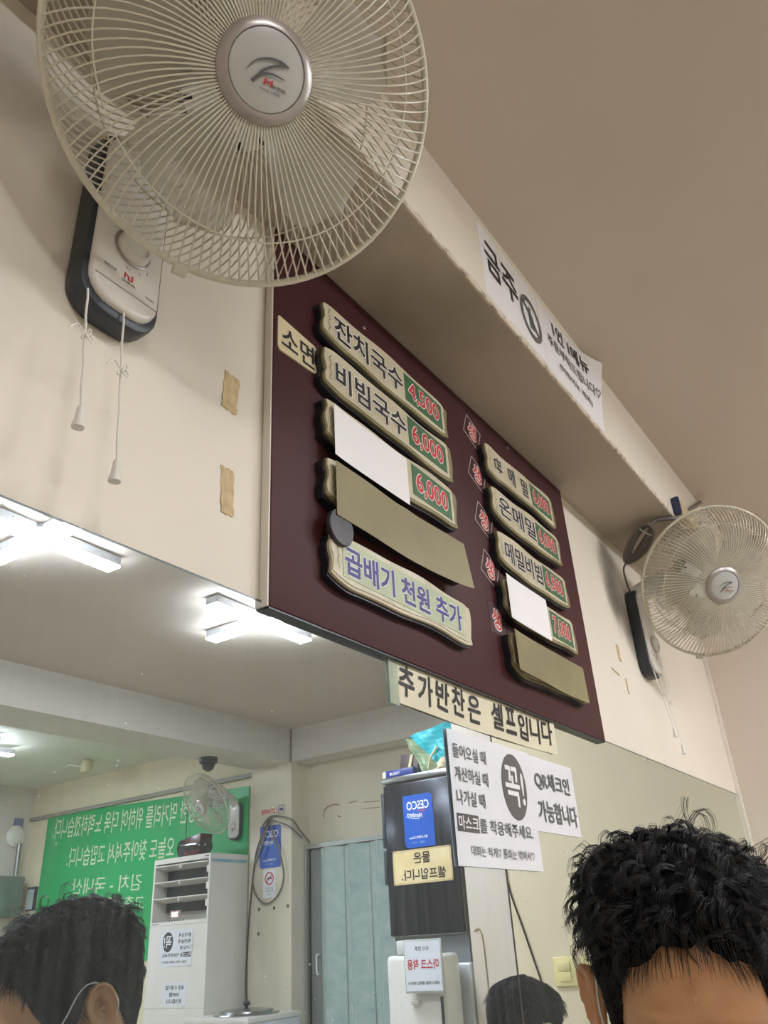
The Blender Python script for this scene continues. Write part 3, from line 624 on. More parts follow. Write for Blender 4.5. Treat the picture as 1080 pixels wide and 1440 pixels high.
def pest_sticker(M, k, label):
    root = tag(empty('blue_sticker', M @ Matrix.Scale(k, 4)), label, 'sticker', 'blue stickers with white lettering')
    pts = []
    for cx, cy, a0, rd in ((.082, -.115, -PI / 2, .022), (.082, .115, 0, .006), (-.082, .115, PI / 2, .022), (-.082, -.115, PI, .006)):
        sx = -1 if cx > 0 else 1; sy = -1 if cy > 0 else 1
        pts += [(cx + sx * rd + rd * math.cos(a0 + PI / 12 * j), cy + sy * rd + rd * math.sin(a0 + PI / 12 * j)) for j in range(7)]
    B().prism(pts, 0, .0012).build('backing', mat('cobalt film', (22, 84, 178), .35, var=.03, coat=.3), root)
    text('lettering', 'CESCO', 0, .068, .122, .036, m_paper, root, bold=.012, c=.0016)
    text('lettering', 'Members', .020, .026, .084, .020, m_paper, root, c=.0016, shear=.4, rotd=8)
    v, f = ribbon(curve_pts([(-.040, .048), (-.018, .040), (.006, .046)], 10), [.001, .005, .006, .005, .004, .004, .004, .003, .002, .001, .001], .0017)
    B().add(v, f).build('red_swoosh', m_red, root)
    v, f = ribbon(curve_pts([(-.010, .006), (.030, .012), (.070, .022)], 8), [.001, .002, .003, .003, .003, .002, .002, .001, .001], .0017)
    B().add(v, f).build('white_swoosh', m_paper, root)
    text('lettering', '세스코멤버스Zone', .006, -.072, .100, .013, m_paper, root, c=.0016, bold=.012)
    text('lettering', '1588  1119', .006, -.094, .066, .010, mat('pale blue ink', (120, 176, 220), .4), root, c=.0016)
    return root
pest_sticker(FV(XN - .0155, 2.120, .487), 1, 'blue sticker on the dark cabinet door, in the mirror')
root = tag(empty('hand_lettered_card', FV(XN - .0155, 2.118, .294)), 'cream hand lettered card under the blue sticker on the dark cabinet', 'notice')
B().box(-.155, .155, -.070, .070, 0, .0012).build('card', mat('cream card', (226, 208, 160), .5, rgb2=(206, 180, 128), scale=7), root)
for z0, z1, x0, x1 in ((.064, .072, -.158, .158), (-.072, -.064, -.158, .158), (-.07, .07, -.158, -.150), (-.07, .07, .150, .158)): B().box(x0, x1, z0, z1, .0008, .0018).build('tape_border', m_tape, root)
text('lettering', '물은', -.002, .034, .088, .044, m_black, root, bold=.015, c=.0024)
text('lettering', '셀프입니다.', -.006, -.034, .236, .044, m_black, root, bold=.015, c=.0024)
# things on top of it
Z1 = .700
root = tag(empty('small_carton', FV(XN - .0, 2.22, Z1)), 'small dark blue carton lying on the dark cabinet top', 'carton')
B().box(-.085, .075, 0, .032, -.04, .012).build('carton', mat('blue carton', (30, 46, 120), .4), root, bevel=.001)
text('lettering', 'TISSUE', .02, .014, .06, .012, m_paper, root, c=.0132)
B().box(.0755, .095, .002, .030, -.036, .008).build('open_flap', mat('cream flap', (222, 212, 176), .6), root, bevel=.002)
root = tag(empty('brown_box', FV(XN + .17, 2.29, Z1)), 'dark brown box with a tan strap behind the blue carton', 'box')
B().box(-.06, .05, 0, .125, -.08, 0).build('box', mat('dark brown card', (74, 56, 56), .5), root, rot(FV(XN + .17, 2.29, Z1 + .012), 10), bevel=.003)
B().box(-.012, .004, .02, .125, 0, .004).build('strap', mat('tan strap', (206, 188, 142), .5), root, rot(FV(XN + .167, 2.29, Z1 + .012), 18))
root = tag(empty('gift_bag', FV(XN + .10, 2.08, Z1)), 'crumpled turquoise and olive gift bag on the dark cabinet top', 'bag')
def bagf(pts, m, nm, dz, amp=.010, nx=12):
    (x0, y0), (x1, y1), (x2, y2), (x3, y3) = pts
    def fn(u, v):
        x = (x0 * (1 - u) + x1 * u) * (1 - v) + (x3 * (1 - u) + x2 * u) * v; y = (y0 * (1 - u) + y1 * u) * (1 - v) + (y3 * (1 - u) + y2 * u) * v
        return (x, y, dz + amp * math.sin(u * 9 + v * 5) * math.cos(v * 7 - u * 3))
    return sheet(nx, 10, fn, .0012).build(nm, m, root)
m_turq = mat('turquoise paper', (40, 176, 184), .45, rgb2=(24, 140, 152), scale=8)
bagf([(-.16, 0), (.10, .0), (.13, .235), (-.15, .225)], m_turq, 'side', -.06, .014)
bagf([(-.10, .0), (.06, .0), (.17, .20), (.0, .16)], mat('pale olive paper', (150, 166, 128), .5, rgb2=(120, 138, 104), scale=8), 'front', .0, .016)
bagf([(-.17, .02), (-.05, .03), (.12, .20), (-.16, .235)], m_turq, 'front_flap', .03, .012)
for x0, y0, x1, y1 in ((.01, .02, -.05, .12), (-.02, .01, -.12, .035)): B().tube([(x0, y0, .045), ((x0 + x1) / 2 + .01, (y0 + y1) / 2, .052), (x1, y1, .045)], .0055, 6).build('handle', mat('tan strap', (206, 188, 142), .5), root)
B().lathe([(.004, 0), (.03, .01), (.034, .03), (.02, .05), (.006, .06)], 14).build('parcel', mat('pale wrap', (220, 206, 170), .4, alpha=.9), root, FV(XN + .03, 1.985, Z1) @ Matrix.Rotation(-PI / 2, 4, 'X'), smooth=True)
# white purifier with the hanging sign
root = tag(empty('water_purifier', FV(3.18, 2.09, FLOOR)), 'white water purifier in front of the tall cabinet, holding the red lettered sign', 'purifier')
hp = -FLOOR - .055
B().box(-.135, .145, 0, hp, -.145, 0).build('body', m_white, root, bevel=.02, bseg=4)
B().box(-.095, .095, hp, hp + .055, -.05, -.01).build('bracket', mat('translucent bracket', (206, 210, 204), .3), root, bevel=.006)
B().box(-.128, -.116, hp - .25, hp - .15, 0, .006).build('tap_panel', m_dark, root, bevel=.002)
B().box(-.02, .02, hp - .175, hp - .160, .0, .02).build('hook', m_white, root, bevel=.003)
root = tag(empty('red_lettered_sign', FV(3.150, 2.025, -.095)), 'framed sign with red lettering hanging on the white purifier', 'sign')
B().box(-.092, .092, -.096, .096, 0, .006).build('frame', mat('clear frame plastic', (190, 194, 186), .25), root, bevel=.002)
B().box(-.086, .086, -.088, .088, .006, .0072).build('sheet', m_lam, root)
text('lettering', '식사 전후', .0, .062, .07, .016, m_grey_ink, root, bold=.015, c=.0078)
text('lettering', '마스크 착용', 0, .006, .150, .036, m_red, root, bold=.02, c=.0078)
text('lettering', '대화시 착용! 통화는 밖에서!', 0, -.060, .150, .012, m_grey_ink, root, bold=.02, c=.0078)
# switches on the near end wall
for i, (yv, hs) in enumerate(((1.500, 2), (1.388, 1))):
    root = tag(empty('light_switch', FV(XN, yv, -.14)), ['ivory double light switch beside the second man, in the mirror', 'ivory light switch half hidden by the near man, in the mirror'][i], 'switch')
    B().box(-.046, .046, -.050, .050, 0, .010).build('plate', mat('ivory plastic', (226, 214, 168), .35), root, bevel=.003)
    for k in range(hs): B().box(-.026, .026, (-.034 + .036 * k) if hs == 2 else -.03, (-.002 + .036 * k) if hs == 2 else .03, .008, .015).build('rocker', mat('ivory plastic', (226, 214, 168), .35), root, bevel=.002)
tag(B().tube(curve_pts([(3.348, -.30, .42), (3.349, -.306, .2), (3.348, -.26, .02), (3.349, -.20, -.20)], 12), .0035, 6).build('hanging_cord', m_black, None, W0, smooth=True), 'thin black cord hanging on the wall above the second man', 'cord')
tag(B().tube(curve_pts([(3.350, -.49, .02), (3.350, -.455, .0), (3.350, -.45, -.3), (3.350, -.45, -1.2)], 20), .003, 6).build('cream_cord', mat('cream cord', (196, 180, 140), .5), None, W0, smooth=True), 'cream cord running down the wall beside the tall cabinet', 'cord')
# folding door
m_fold = mat('pale blue green vinyl', (188, 204, 198), .45, rgb2=(160, 184, 180), scale=16, stretch=(1, 1, .3))
m_alu = mat('aluminium track', (176, 180, 174), .35, .6)
root = tag(empty('folding_door', FV(4.585, 3.03, FLOOR) @ Matrix.Scale(-1, 4, (1, 0, 0))), 'pale blue green folding vinyl door in an aluminium track, beside the pillar', 'door')
FD = lambda yv, x=4.60: FV(x, yv, FLOOR)
B().box(-.80, .76, -FLOOR + .585, -FLOOR + .612, -.02, .03).build('track', m_alu, root)
B().box(-.80, -.785, 0, -FLOOR + .585, -.02, .03).build('jamb', m_alu, root)
B().box(-.783, -.774, 0, -FLOOR + .585, -.02, .005).build('jamb_gap', m_black, root)
B().box(-.772, -.690, 0, -FLOOR + .58, -.015, .0).build('lead_post', mat('lead post grey', (128, 132, 130), .45), root, bevel=.004)
B().tube(curve_pts([(-.705, 1.10, 0), (-.705, 1.105, .028), (-.705, 1.16, .032), (-.705, 1.205, .028), (-.705, 1.21, 0)], 14), .006, 8).build('handle', m_white, root, smooth=True)
pw = .105
for k in range(14):
    x0 = -.685 + k * pw; z0 = .002 if k % 2 == 0 else .075; z1 = .075 if k % 2 == 0 else .002
    b = B()
    pts = [(x0, z0), (x0 + pw - .012, z1), (x0 + pw - .012, z1 - .008), (x0, z0 - .008)]
    vs = [(p[0], y, p[1]) for y in (.01, -FLOOR + .578) for p in pts]
    b.add(vs, [(0, 1, 2, 3), (4, 7, 6, 5), (0, 4, 5, 1), (1, 5, 6, 2), (2, 6, 7, 3), (3, 7, 4, 0)])
    b.build('panel', m_fold, root)
    B().box(x0 + pw - .012, x0 + pw, .01, -FLOOR + .578, z1 - .012, z1 - .003).build('hinge_strip', m_alu if k % 2 else m_fold, root)
# rust stain mark above the door
b = B()
for pts, ws in (([(.24, -.02), (.23, .03), (.17, .055), (.10, .05)], .008), ([(.02, .05), (-.06, .055)], .006), ([(-.11, .04), (-.24, .03)], .005), ([(-.10, .0), (-.24, -.01)], .004), ([(.12, -.02), (.09, -.03)], .008)):
    v, f = ribbon(curve_pts(pts, 10), [ws] * 11, .0006); b.add(v, f)
tag(b.build('rust_mark', mat('rust brown', (150, 110, 88), .7), None, FV(4.62, 3.47, .80)), 'faint brown scrawled mark on the plaster above the folding door', 'mark')
# pillar signs
root = tag(empty('camera_sticker', FV(4.43, 4.02, .848)), 'small red and blue camera notice at the top of the pillar', 'sticker')
text('lettering', 'CCTV녹화중', .030 - .005, 0, .150, .034, m_red, root, bold=.03, c=.0008)
b = B()
for (a0, a1, b0, b1) in ((-.115, -.060, -.030, -.026), (-.115, -.060, .026, .030), (-.115, -.111, -.03, .03), (-.064, -.060, -.03, .03)): b.box(a0, a1, b0, b1, 0, .001)
b.build('icon_frame', m_navy, root); B().box(-.104, -.078, -.008, .012, 0, .001).box(-.078, -.070, -.004, .010, 0, .001).build('camera_icon', m_navy, root)
pest_sticker(FV(4.4295, 4.03, .618), 1.18, 'blue sticker on the pillar behind the looped cable, in the mirror')
root = tag(empty('no_smoking_notice', FV(4.4295, 4.035, .384)), 'small white no smoking notice below the blue pillar sticker', 'notice')
B().box(-.055, .055, -.085, .085, 0, .0012).build('sheet', m_lam, root)
vs = [(rr_ * math.cos(2 * PI * k / 32), .034 + rr_ * math.sin(2 * PI * k / 32), .0018) for rr_ in (.040, .032) for k in range(32)]
B().add(vs, [(k, (k + 1) % 32, 32 + (k + 1) % 32, 32 + k) for k in range(32)]).build('red_ring', m_red, root)
v, f = ribbon([(-.026, .058), (.026, .010)], [.007] * 2, .0022); B().add(v, f).build('red_slash', m_red, root)
B().box(-.024, .018, .030, .038, .0006, .0016).build('cigarette_sign', m_black, root)
text('lettering', '이곳은 금연구역입니다', 0, -.026, .076, .011, m_grey_ink, root, c=.0016, bold=.01)
text('lettering', '흡연시 과태료 부과', 0, -.043, .076, .011, m_grey_ink, root, c=.0016, bold=.01)
text('lettering', '금연구역', 0, -.064, .04, .009, m_grey_ink, root, c=.0016, bold=.01)
PV = lambda yv, z, x=4.41: (x, 1.4 - yv, z)
root = tag(empty('looped_cable', Matrix.Translation(PV(4.05, .80))), 'grey cable looped over the pillar and dropping to the steel lid', 'cable')
B().tube(curve_pts([PV(4.00, .80), PV(4.09, .68), PV(4.155, .50), PV(4.165, .38), PV(4.10, .29), PV(4.02, .265), PV(3.93, .32), PV(3.89, .42), PV(3.92, .55), PV(3.99, .70), PV(4.03, .79)], 50), .006, 7).build('loop', m_cable, root, W0, smooth=True)
B().tube(curve_pts([PV(4.09, .755), PV(4.02, .808), PV(3.92, .80, 4.405), PV(3.81, .76, 4.41), (4.50, -2.42, .70), (4.59, -2.41, .63)], 30), .006, 7).build('upper_run', m_cable, root, W0, smooth=True)
B().tube(curve_pts([PV(4.05, .79), PV(3.95, .77, 4.40), PV(3.83, .72, 4.405), (4.52, -2.425, .66)], 24), .005, 7).build('second_run', m_cable, root, W0, smooth=True)
B().tube(curve_pts([PV(4.03, .79), PV(4.13, .62), PV(4.17, .42), PV(4.20, .1), PV(4.205, -.2), PV(4.19, -.33)], 30), .006, 7).build('drop', m_dcable, root, W0, smooth=True)
B().tube([PV(4.03, .745, 4.40), PV(4.13, .52, 4.395)], [.004, .009], 8).build('silver_plug', m_metal, root, W0, smooth=True)
for i, (yv, z) in enumerate(((4.155, .235), (4.02, .235), (3.90, .24), (4.155, .09))):
    tag(B().lathe([(.014, 0), (.012, .004), (.004, .005)], 12).build('plaster_scar', mat('scar', (110, 98, 84), .8), None, FV(4.4298, yv - .03, z) @ Matrix.Scale(.8, 4), smooth=True), 'small dark scar in the pillar plaster, ' + ['upper left', 'upper middle', 'upper right', 'lower left'][i], 'scar', 'scars in the pillar plaster')
# floor standing cooler
AC = FV(4.115, 4.557, FLOOR); ha = -FLOOR + .59
root = tag(empty('air_conditioner', AC), 'tall white floor standing air conditioner with louvres, in the mirror', 'air conditioner')
b = B().box(-.277, .277, 0, ha - .395, -.36, 0).box(-.277, .277, ha - .032, ha, -.36, 0).box(-.277, -.262, ha - .395, ha - .032, -.36, 0).box(.262, .277, ha - .395, ha - .032, -.36, 0).box(-.262, .262, ha - .395, ha - .032, -.359, -.16)
b.build('body', m_white, root)
B().box(-.24, .24, ha - .335, ha - .06, -.159, -.10).build('outlet', mat('dark outlet', (36, 44, 48), .5), root)
for k in range(3):
    zt = ha - .045 - .102 * k
    lv = B().add([(-.262, zt, .012), (.262, zt, .012), (.262, zt - .006, .012), (-.262, zt - .006, .012), (-.25, zt - .022, -.10), (.25, zt - .022, -.10), (.25, zt - .028, -.10), (-.25, zt - .028, -.10)],
                 [(0, 1, 2, 3), (4, 7, 6, 5), (0, 4, 5, 1), (3, 2, 6, 7), (0, 3, 7, 4), (1, 5, 6, 2)]).build('louvre', m_white, root)
    B().box(-.005, .005, zt - .026, zt + .002, .0, .014).build('tab', m_white, lv)
    B().box(-.262, -.24, zt - .07, zt - .03, -.11, -.005).build('side_vane', m_white, root)
B().box(-.02, .085, ha - .378, ha - .330, 0, .002).build('display', mat('display glass', (150, 140, 136), .2), root)
text('digits', '20.8', .035, ha - .354, .06, .028, mat('lit digits', (255, 120, 110), .4, emis=(255, 150, 130), es=3.0), root, bold=.02, c=.0026)
for k in range(6): B().box(-.050 + k * .026, -.040 + k * .026, ha - .395, ha - .388, 0, .001).build('touch_key', m_grey_ink, root)
B().box(.19, .26, ha - .409, ha - .405, 0, .001).build('maker_mark', m_grey_ink, root)
B().box(-.277, .277, ha - .418, ha - .416, 0, .0008).box(-.277, .277, ha - .894, ha - .892, 0, .0008).build('seam', m_silver, root)
B().box(-.262, -.225, ha - .02, ha - .012, 0, .001).build('corner_mark', m_grey_ink, root)
B().box(-.0012, 0, 0, .02, 0, .34).build('blue_tape', mat('pale blue tape', (150, 190, 206), .5), root, AC @ Matrix.Translation((-.277, ha - .055, -.35)))
mask_notice(FV(4.1125, 4.565, .038), .98, 'small printed notice with a dark oval on the cooler front, upper one')
root = tag(empty('takeaway_notice', FV(4.1145, 4.552, -.226)), 'small printed three line notice on the cooler front, lower one', 'notice')
B().box(-.112, .112, -.066, .066, 0, .001).build('sheet', m_lam, root)
for s, z, wd in (('포장 시 용기값', .038, .17), ('300원', 0, .09), ('추가됩니다', -.038, .14)): text('lettering', s, 0, z, wd, .024, m_grey_ink, root, bold=.03, c=.0016)
# radio on the cooler
RM = FV(4.25, 4.70, .59)
root = tag(empty('radio', RM), 'black and dark red radio with an aerial standing on the cooler', 'radio')
b = B().lathe([(.02, -.25), (.045, -.235), (.062, -.20), (.068, -.14), (.066, .02)], 24, sx=.9, sy=1); b.xf(Matrix.Translation((0, .068, 0)) @ Matrix.Rotation(-PI / 2, 4, 'Y')); b.v = [(-x, max(y, .003), z) for x, y, z in b.v]
b.xf(Matrix.Translation((-.02, 0, 0))); b.build('body', mat('gloss black', (28, 32, 34), .12, coat=.6), root, smooth=True)
B().prism([(-.07, .003), (-.075, .130), (-.23, .150), (-.215, .003)], -.06, .055).build('red_end', mat('dark red plastic', (84, 26, 32), .3), root, bevel=.006)
B().tube([(-.02, .125, 0), (-.015, .33, 0)], .003, 6).build('aerial', m_dark, root)
# steel lidded cabinet in front of the pillar
root = tag(empty('white_cabinet', FV(3.943, 4.008, FLOOR)), 'white topped cabinet in front of the pillar carrying a steel lid', 'cabinet')
hc = -FLOOR - .342
B().box(-.262, .262, 0, hc - .03, -.46, -.01).build('body', m_glight, root, bevel=.004)
B().box(-.265, .265, hc - .03, hc, -.47, 0).build('top', m_white, root, bevel=.006)
B().box(-.02, .24, hc - .12, hc - .06, -.01, -.002).build('drawer', m_white, root, bevel=.003)
root = tag(empty('steel_lid', Matrix.Translation((4.17, 1.4 - 3.97, -.342))), 'round steel lid with a black knob lying on the white cabinet', 'lid')
B().lathe([(.198, 0), (.200, .004), (.197, .008), (.165, .012), (.16, .022), (.08, .032), (.012, .034)], 48).build('lid', m_metal, root, smooth=True)
B().lathe([(.010, .034), (.009, .044), (.020, .050), (.024, .058), (.019, .068), (.006, .071)], 24).build('knob', mat('dark blue knob', (26, 34, 52), .3), root, smooth=True)
# green board
m_gboard = mat('green board', (20, 164, 92), .45, var=.04, scale=2)
root = tag(empty('green_board', FE(4.5, 1.4 - 5.50, 0)), 'large green board with white lettering on the far wall, in the mirror', 'board')
ex, ey2 = 1.22, 1.20
B().prism([(-1.20, -.02), (1.22, -.04), (1.22, 1.143), (-1.20, 1.060)], .002, .014).build('panel', m_gboard, root)
m_chalk = mat('cream lettering', (206, 222, 186), .5)
text('lettering', '건강한 먹거리를 위하여 더욱 노력하겠습니다.', .185, .985, 1.87, .165, m_chalk, root, bold=.008, c=.0165, rotd=2)
text('lettering', '오늘도 찾아주셔서 고맙습니다.', .215, .745, 1.31, .150, m_chalk, root, bold=.008, c=.0165, rotd=2)
text('lettering', '김치 - 국내산', .33, .520, .86, .115, m_chalk, root, bold=.008, c=.0165, rotd=2)
text('lettering', '쌀', -.36, .53, .07, .09, m_chalk, root, bold=.008, c=.0165, rotd=2)
text('lettering', '고춧가루 - 국내산', .33, .375, .95, .10, m_chalk, root, bold=.008, c=.0165, rotd=2)
# ceiling fittings
root = tag(empty('dome_camera', frame((3.90, 1.4 - 4.12, 1.157), (1, 0, 0), (0, -1, 0), (0, 0, -1))), 'black dome security camera under the cross beam, in the mirror', 'camera')
B().lathe([(.062, 0), (.064, .02), (.058, .035)], 28).build('base', m_dark, root, smooth=True)
B().lathe([(.046, .035), (.045, .05), (.036, .072), (.018, .086), (.004, .089)], 28).build('dome', mat('dome glass', (24, 26, 30), .08, coat=1), root, smooth=True)
root = tag(empty('ceiling_sensor', frame((4.06, 1.4 - 5.66, CEIL + .02), (1, 0, 0), (0, -1, 0), (0, 0, -1))), 'small cream alarm sensor on the ceiling beyond the beam', 'sensor')
B().lathe([(.030, 0), (.042, .01), (.050, .05), (.046, .095), (.03, .10)], 20).build('body', mat('cream plastic', (214, 204, 166), .5), root, smooth=True)
B().tube(curve_pts([(0, .03, .02), (.02, .12, .03), (-.02, .20, .012), (.0, .28, .02)], 18), .004, 5).build('wire', m_white, root)
# at the far left of the reflection
YB = -5.58
FBk = lambda x, z: frame((x, YB, z), (-1, 0, 0), (0, 0, 1), (0, 1, 0))
root = tag(empty('water_heater', FBk(4.30, .32)), 'white water heater with a steel flue pipe at the mirror left edge', 'heater')
B().box(-.12, .16, .02, .34, 0, .16).build('body', mat('dull steel case', (136, 138, 134), .35, .5), root, bevel=.02)
B().tube([(-.06, .34, .09), (-.055, .60, .09)], .022, 16).build('flue_pipe', m_metal, root, smooth=True)
B().lathe([(.05, 0), (.088, .01), (.09, .03), (.07, .05), (.02, .06)], 28).build('flue_cap', m_white, root, FBk(4.345, .99), smooth=True)
B().box(-.10, -.02, .62, .82, .0, .03).build('wall_bracket', mat('slate blue bracket', (110, 120, 150), .5), root, bevel=.006)
tag(B().lathe([(.004, -.05), (.035, -.035), (.05, 0), (.035, .035), (.004, .05)], 20).build('green_ball_float', mat('green plastic', (20, 110, 70), .4), None, FBk(4.34, .25) @ Matrix.Translation((0, 0, .20)), smooth=True), 'green round plastic bowl at the very left edge of the mirror', 'bowl')
root = tag(empty('wall_frame', FE(4.5, 1.4 - 6.80, .50)), 'small framed panel on the wall beside the green board', 'frame')
B().box(-.055, .055, -.11, .075, 0, .03).build('frame', m_dark, root, bevel=.003)
B().box(-.045, .045, -.10, .055, .03, .033).build('pane', mat('pale pane', (180, 190, 184), .15), root)
# ------------------------------------------------------------------ people
def sm(a, b, x): t = min(1, max(0, (x - a) / (b - a))); return t * t * (3 - 2 * t)
HZ = [-.128, -.118, -.10, -.075, -.05, -.02, .01, .04, .065, .085, .100, .110, .116]
HWd = [.020, .038, .050, .058, .063, .068, .072, .0755, .075, .066, .050, .030, .008]
HF = [.085, .094, .096, .094, .093, .092, .093, .094, .089, .074, .054, .032, .006]
HBk = [.050, .030, -.010, -.048, -.075, -.091, -.102, -.106, -.102, -.088, -.068, -.043, -.012]
def head_at(a, z):
    """surface of the head: a = angle from straight ahead, z = height over the ear hole"""
    wd = np.interp(z, HZ, HWd); f = np.interp(z, HZ, HF); bk = np.interp(z, HZ, HBk)
    cy = (f + bk) / 2; ly = (f - bk) / 2; s, c = math.sin(a), math.cos(a)
    e = .88
    x = wd * math.copysign(abs(s) ** e, s); y = cy + ly * math.copysign(abs(c) ** e, c)
    fr = max(0, c) ** 6
    g = lambda x0, z0, sx, sz: math.exp(-((x - x0) / sx) ** 2 - ((z - z0) / sz) ** 2)
    if c > 0:
        y += .022 * g(0, -.042, .011, .012) + .012 * g(0, -.02, .009, .02) + .004 * (g(.03, .022, .02, .008) + g(-.03, .022, .02, .008))
        y -= .011 * (g(.031, .0, .014, .011) + g(-.031, .0, .014, .011)) + .004 * g(0, .004, .008, .01)
        y += .006 * g(0, -.072, .022, .005) + .006 * g(0, -.084, .02, .006) - .004 * g(0, -.078, .026, .0025) + .005 * g(0, -.112, .018, .012)
    return (x, y, z)
def head_part():
    zs = []
    for i in range(49): zs.append(-.128 + .244 * (1 - math.cos(PI * i / 48)) / 2)
    n = 72; vs = [head_at(2 * PI * k / n, z) for z in zs for k in range(n)]
    fs = [(i * n + k, i * n + (k + 1) % n, (i + 1) * n + (k + 1) % n, (i + 1) * n + k) for i in range(48) for k in range(n)] + [tuple(range(n))[::-1], tuple(range(48 * n, 49 * n))]
    return vs, fs
def ear_part(s):
    """ear with rim, hollow and lobe; s = +1 right, -1 left"""
    vs = []; na, nr = 36, 9
    prof = [(0, -.013), (.25, -.014), (.40, -.011), (.50, -.001), (.60, .001), (.70, -.006), (.80, -.004), (.90, .006), (1.0, .008), (1.06, .003), (.98, -.006), (.70, -.016)]
    for (r, h) in prof:
        for k in range(na):
            a = 2 * PI * k / na; ry = .0175 * (1.0 + .12 * math.sin(a)); rz = .031
            lobe = max(0, -math.sin(a)) ** 2
            y = r * ry * math.cos(a) * (1 - .25 * lobe); z = r * rz * math.sin(a)
            if .4 < r < .9 and math.cos(a) > .3: h2 = h * .4
            else: h2 = h * (1 - .6 * lobe)
            vs.append((s * (.0745 + h2 + .014 + (-y) * .42), -.012 + y, -.004 + z + y * -.15))
    fs = [(i * na + k, i * na + (k + 1) % na, (i + 1) * na + (k + 1) % na, (i + 1) * na + k) for i in range(len(prof) - 1) for k in range(na)] + [tuple(range(na)), tuple(range((len(prof) - 1) * na, len(prof) * na))[::-1]]
    return vs, fs
def skin_mesh(chains, sub=1):
    """one surface grown over connected limb chains: [(points, radii)], every chain starts on a joint of the first"""
    bm = bmesh.new(); lay = bm.verts.layers.skin.verify(); cache = {}
    first = None
    for pts, rs in chains:
        prev = None
        for p, r_ in zip(pts, rs):
            k = tuple(round(c, 4) for c in p)
            if k not in cache:
                v = bm.verts.new(p); rr_ = r_ if isinstance(r_, tuple) else (r_, r_); v[lay].radius = rr_; cache[k] = v
                if first is None: v[lay].use_root = True; first = v
            v = cache[k]
            if prev is not None and prev is not v and not bm.edges.get((prev, v)): bm.edges.new((prev, v))
            prev = v
    me = bpy.data.meshes.new('sk'); bm.to_mesh(me); bm.free()
    o = bpy.data.objects.new('sk', me); COL.objects.link(o)
    m = o.modifiers.new('s', 'SKIN'); m.use_smooth_shade = True
    d_ = o.modifiers.new('d', 'SUBSURF'); d_.levels = sub + 1
    dg = bpy.context.evaluated_depsgraph_get(); r_ = bpy.data.meshes.new_from_object(o.evaluated_get(dg))
    vs = [tuple(v.co) for v in r_.vertices]; fs = [tuple(p.vertices) for p in r_.polygons]
    bpy.data.objects.remove(o); bpy.data.meshes.remove(me); bpy.data.meshes.remove(r_)
    return vs, fs
HJ, SH = -.80, -.285            # seat and shoulder heights relative to the ear hole
def limbs(k=0.0, full=True):
    t = [((0, -.03, -.72), (.15 + k, .11 + k)), ((0, -.03, -.58), (.135 + k, .10 + k)), ((0, -.035, -.42), (.155 + k, .11 + k)), ((0, -.03, -.31), (.15 + k, .09 + k)), ((0, -.02, -.245), (.07 + k * .5, .06 + k * .5)), ((0, 0, -.18), (.055, .056)), ((0, .012, -.10), (.052, .055))]
    ch = [([p for p, _ in t], [r_ for _, r_ in t])]
    arms = []
    for s in (-1, 1):
        a = [((0, -.03, -.31), .09), ((s * .17, -.03, -.29), .060 + k), ((s * .215, -.02, -.42), .050 + k), ((s * .235, .02, -.565), .042 + k), ((s * .20, .16, -.62), .037 + k), ((s * .15, .27, -.655), .028 + k)]
        arms.append((s, a))
    return ch, arms
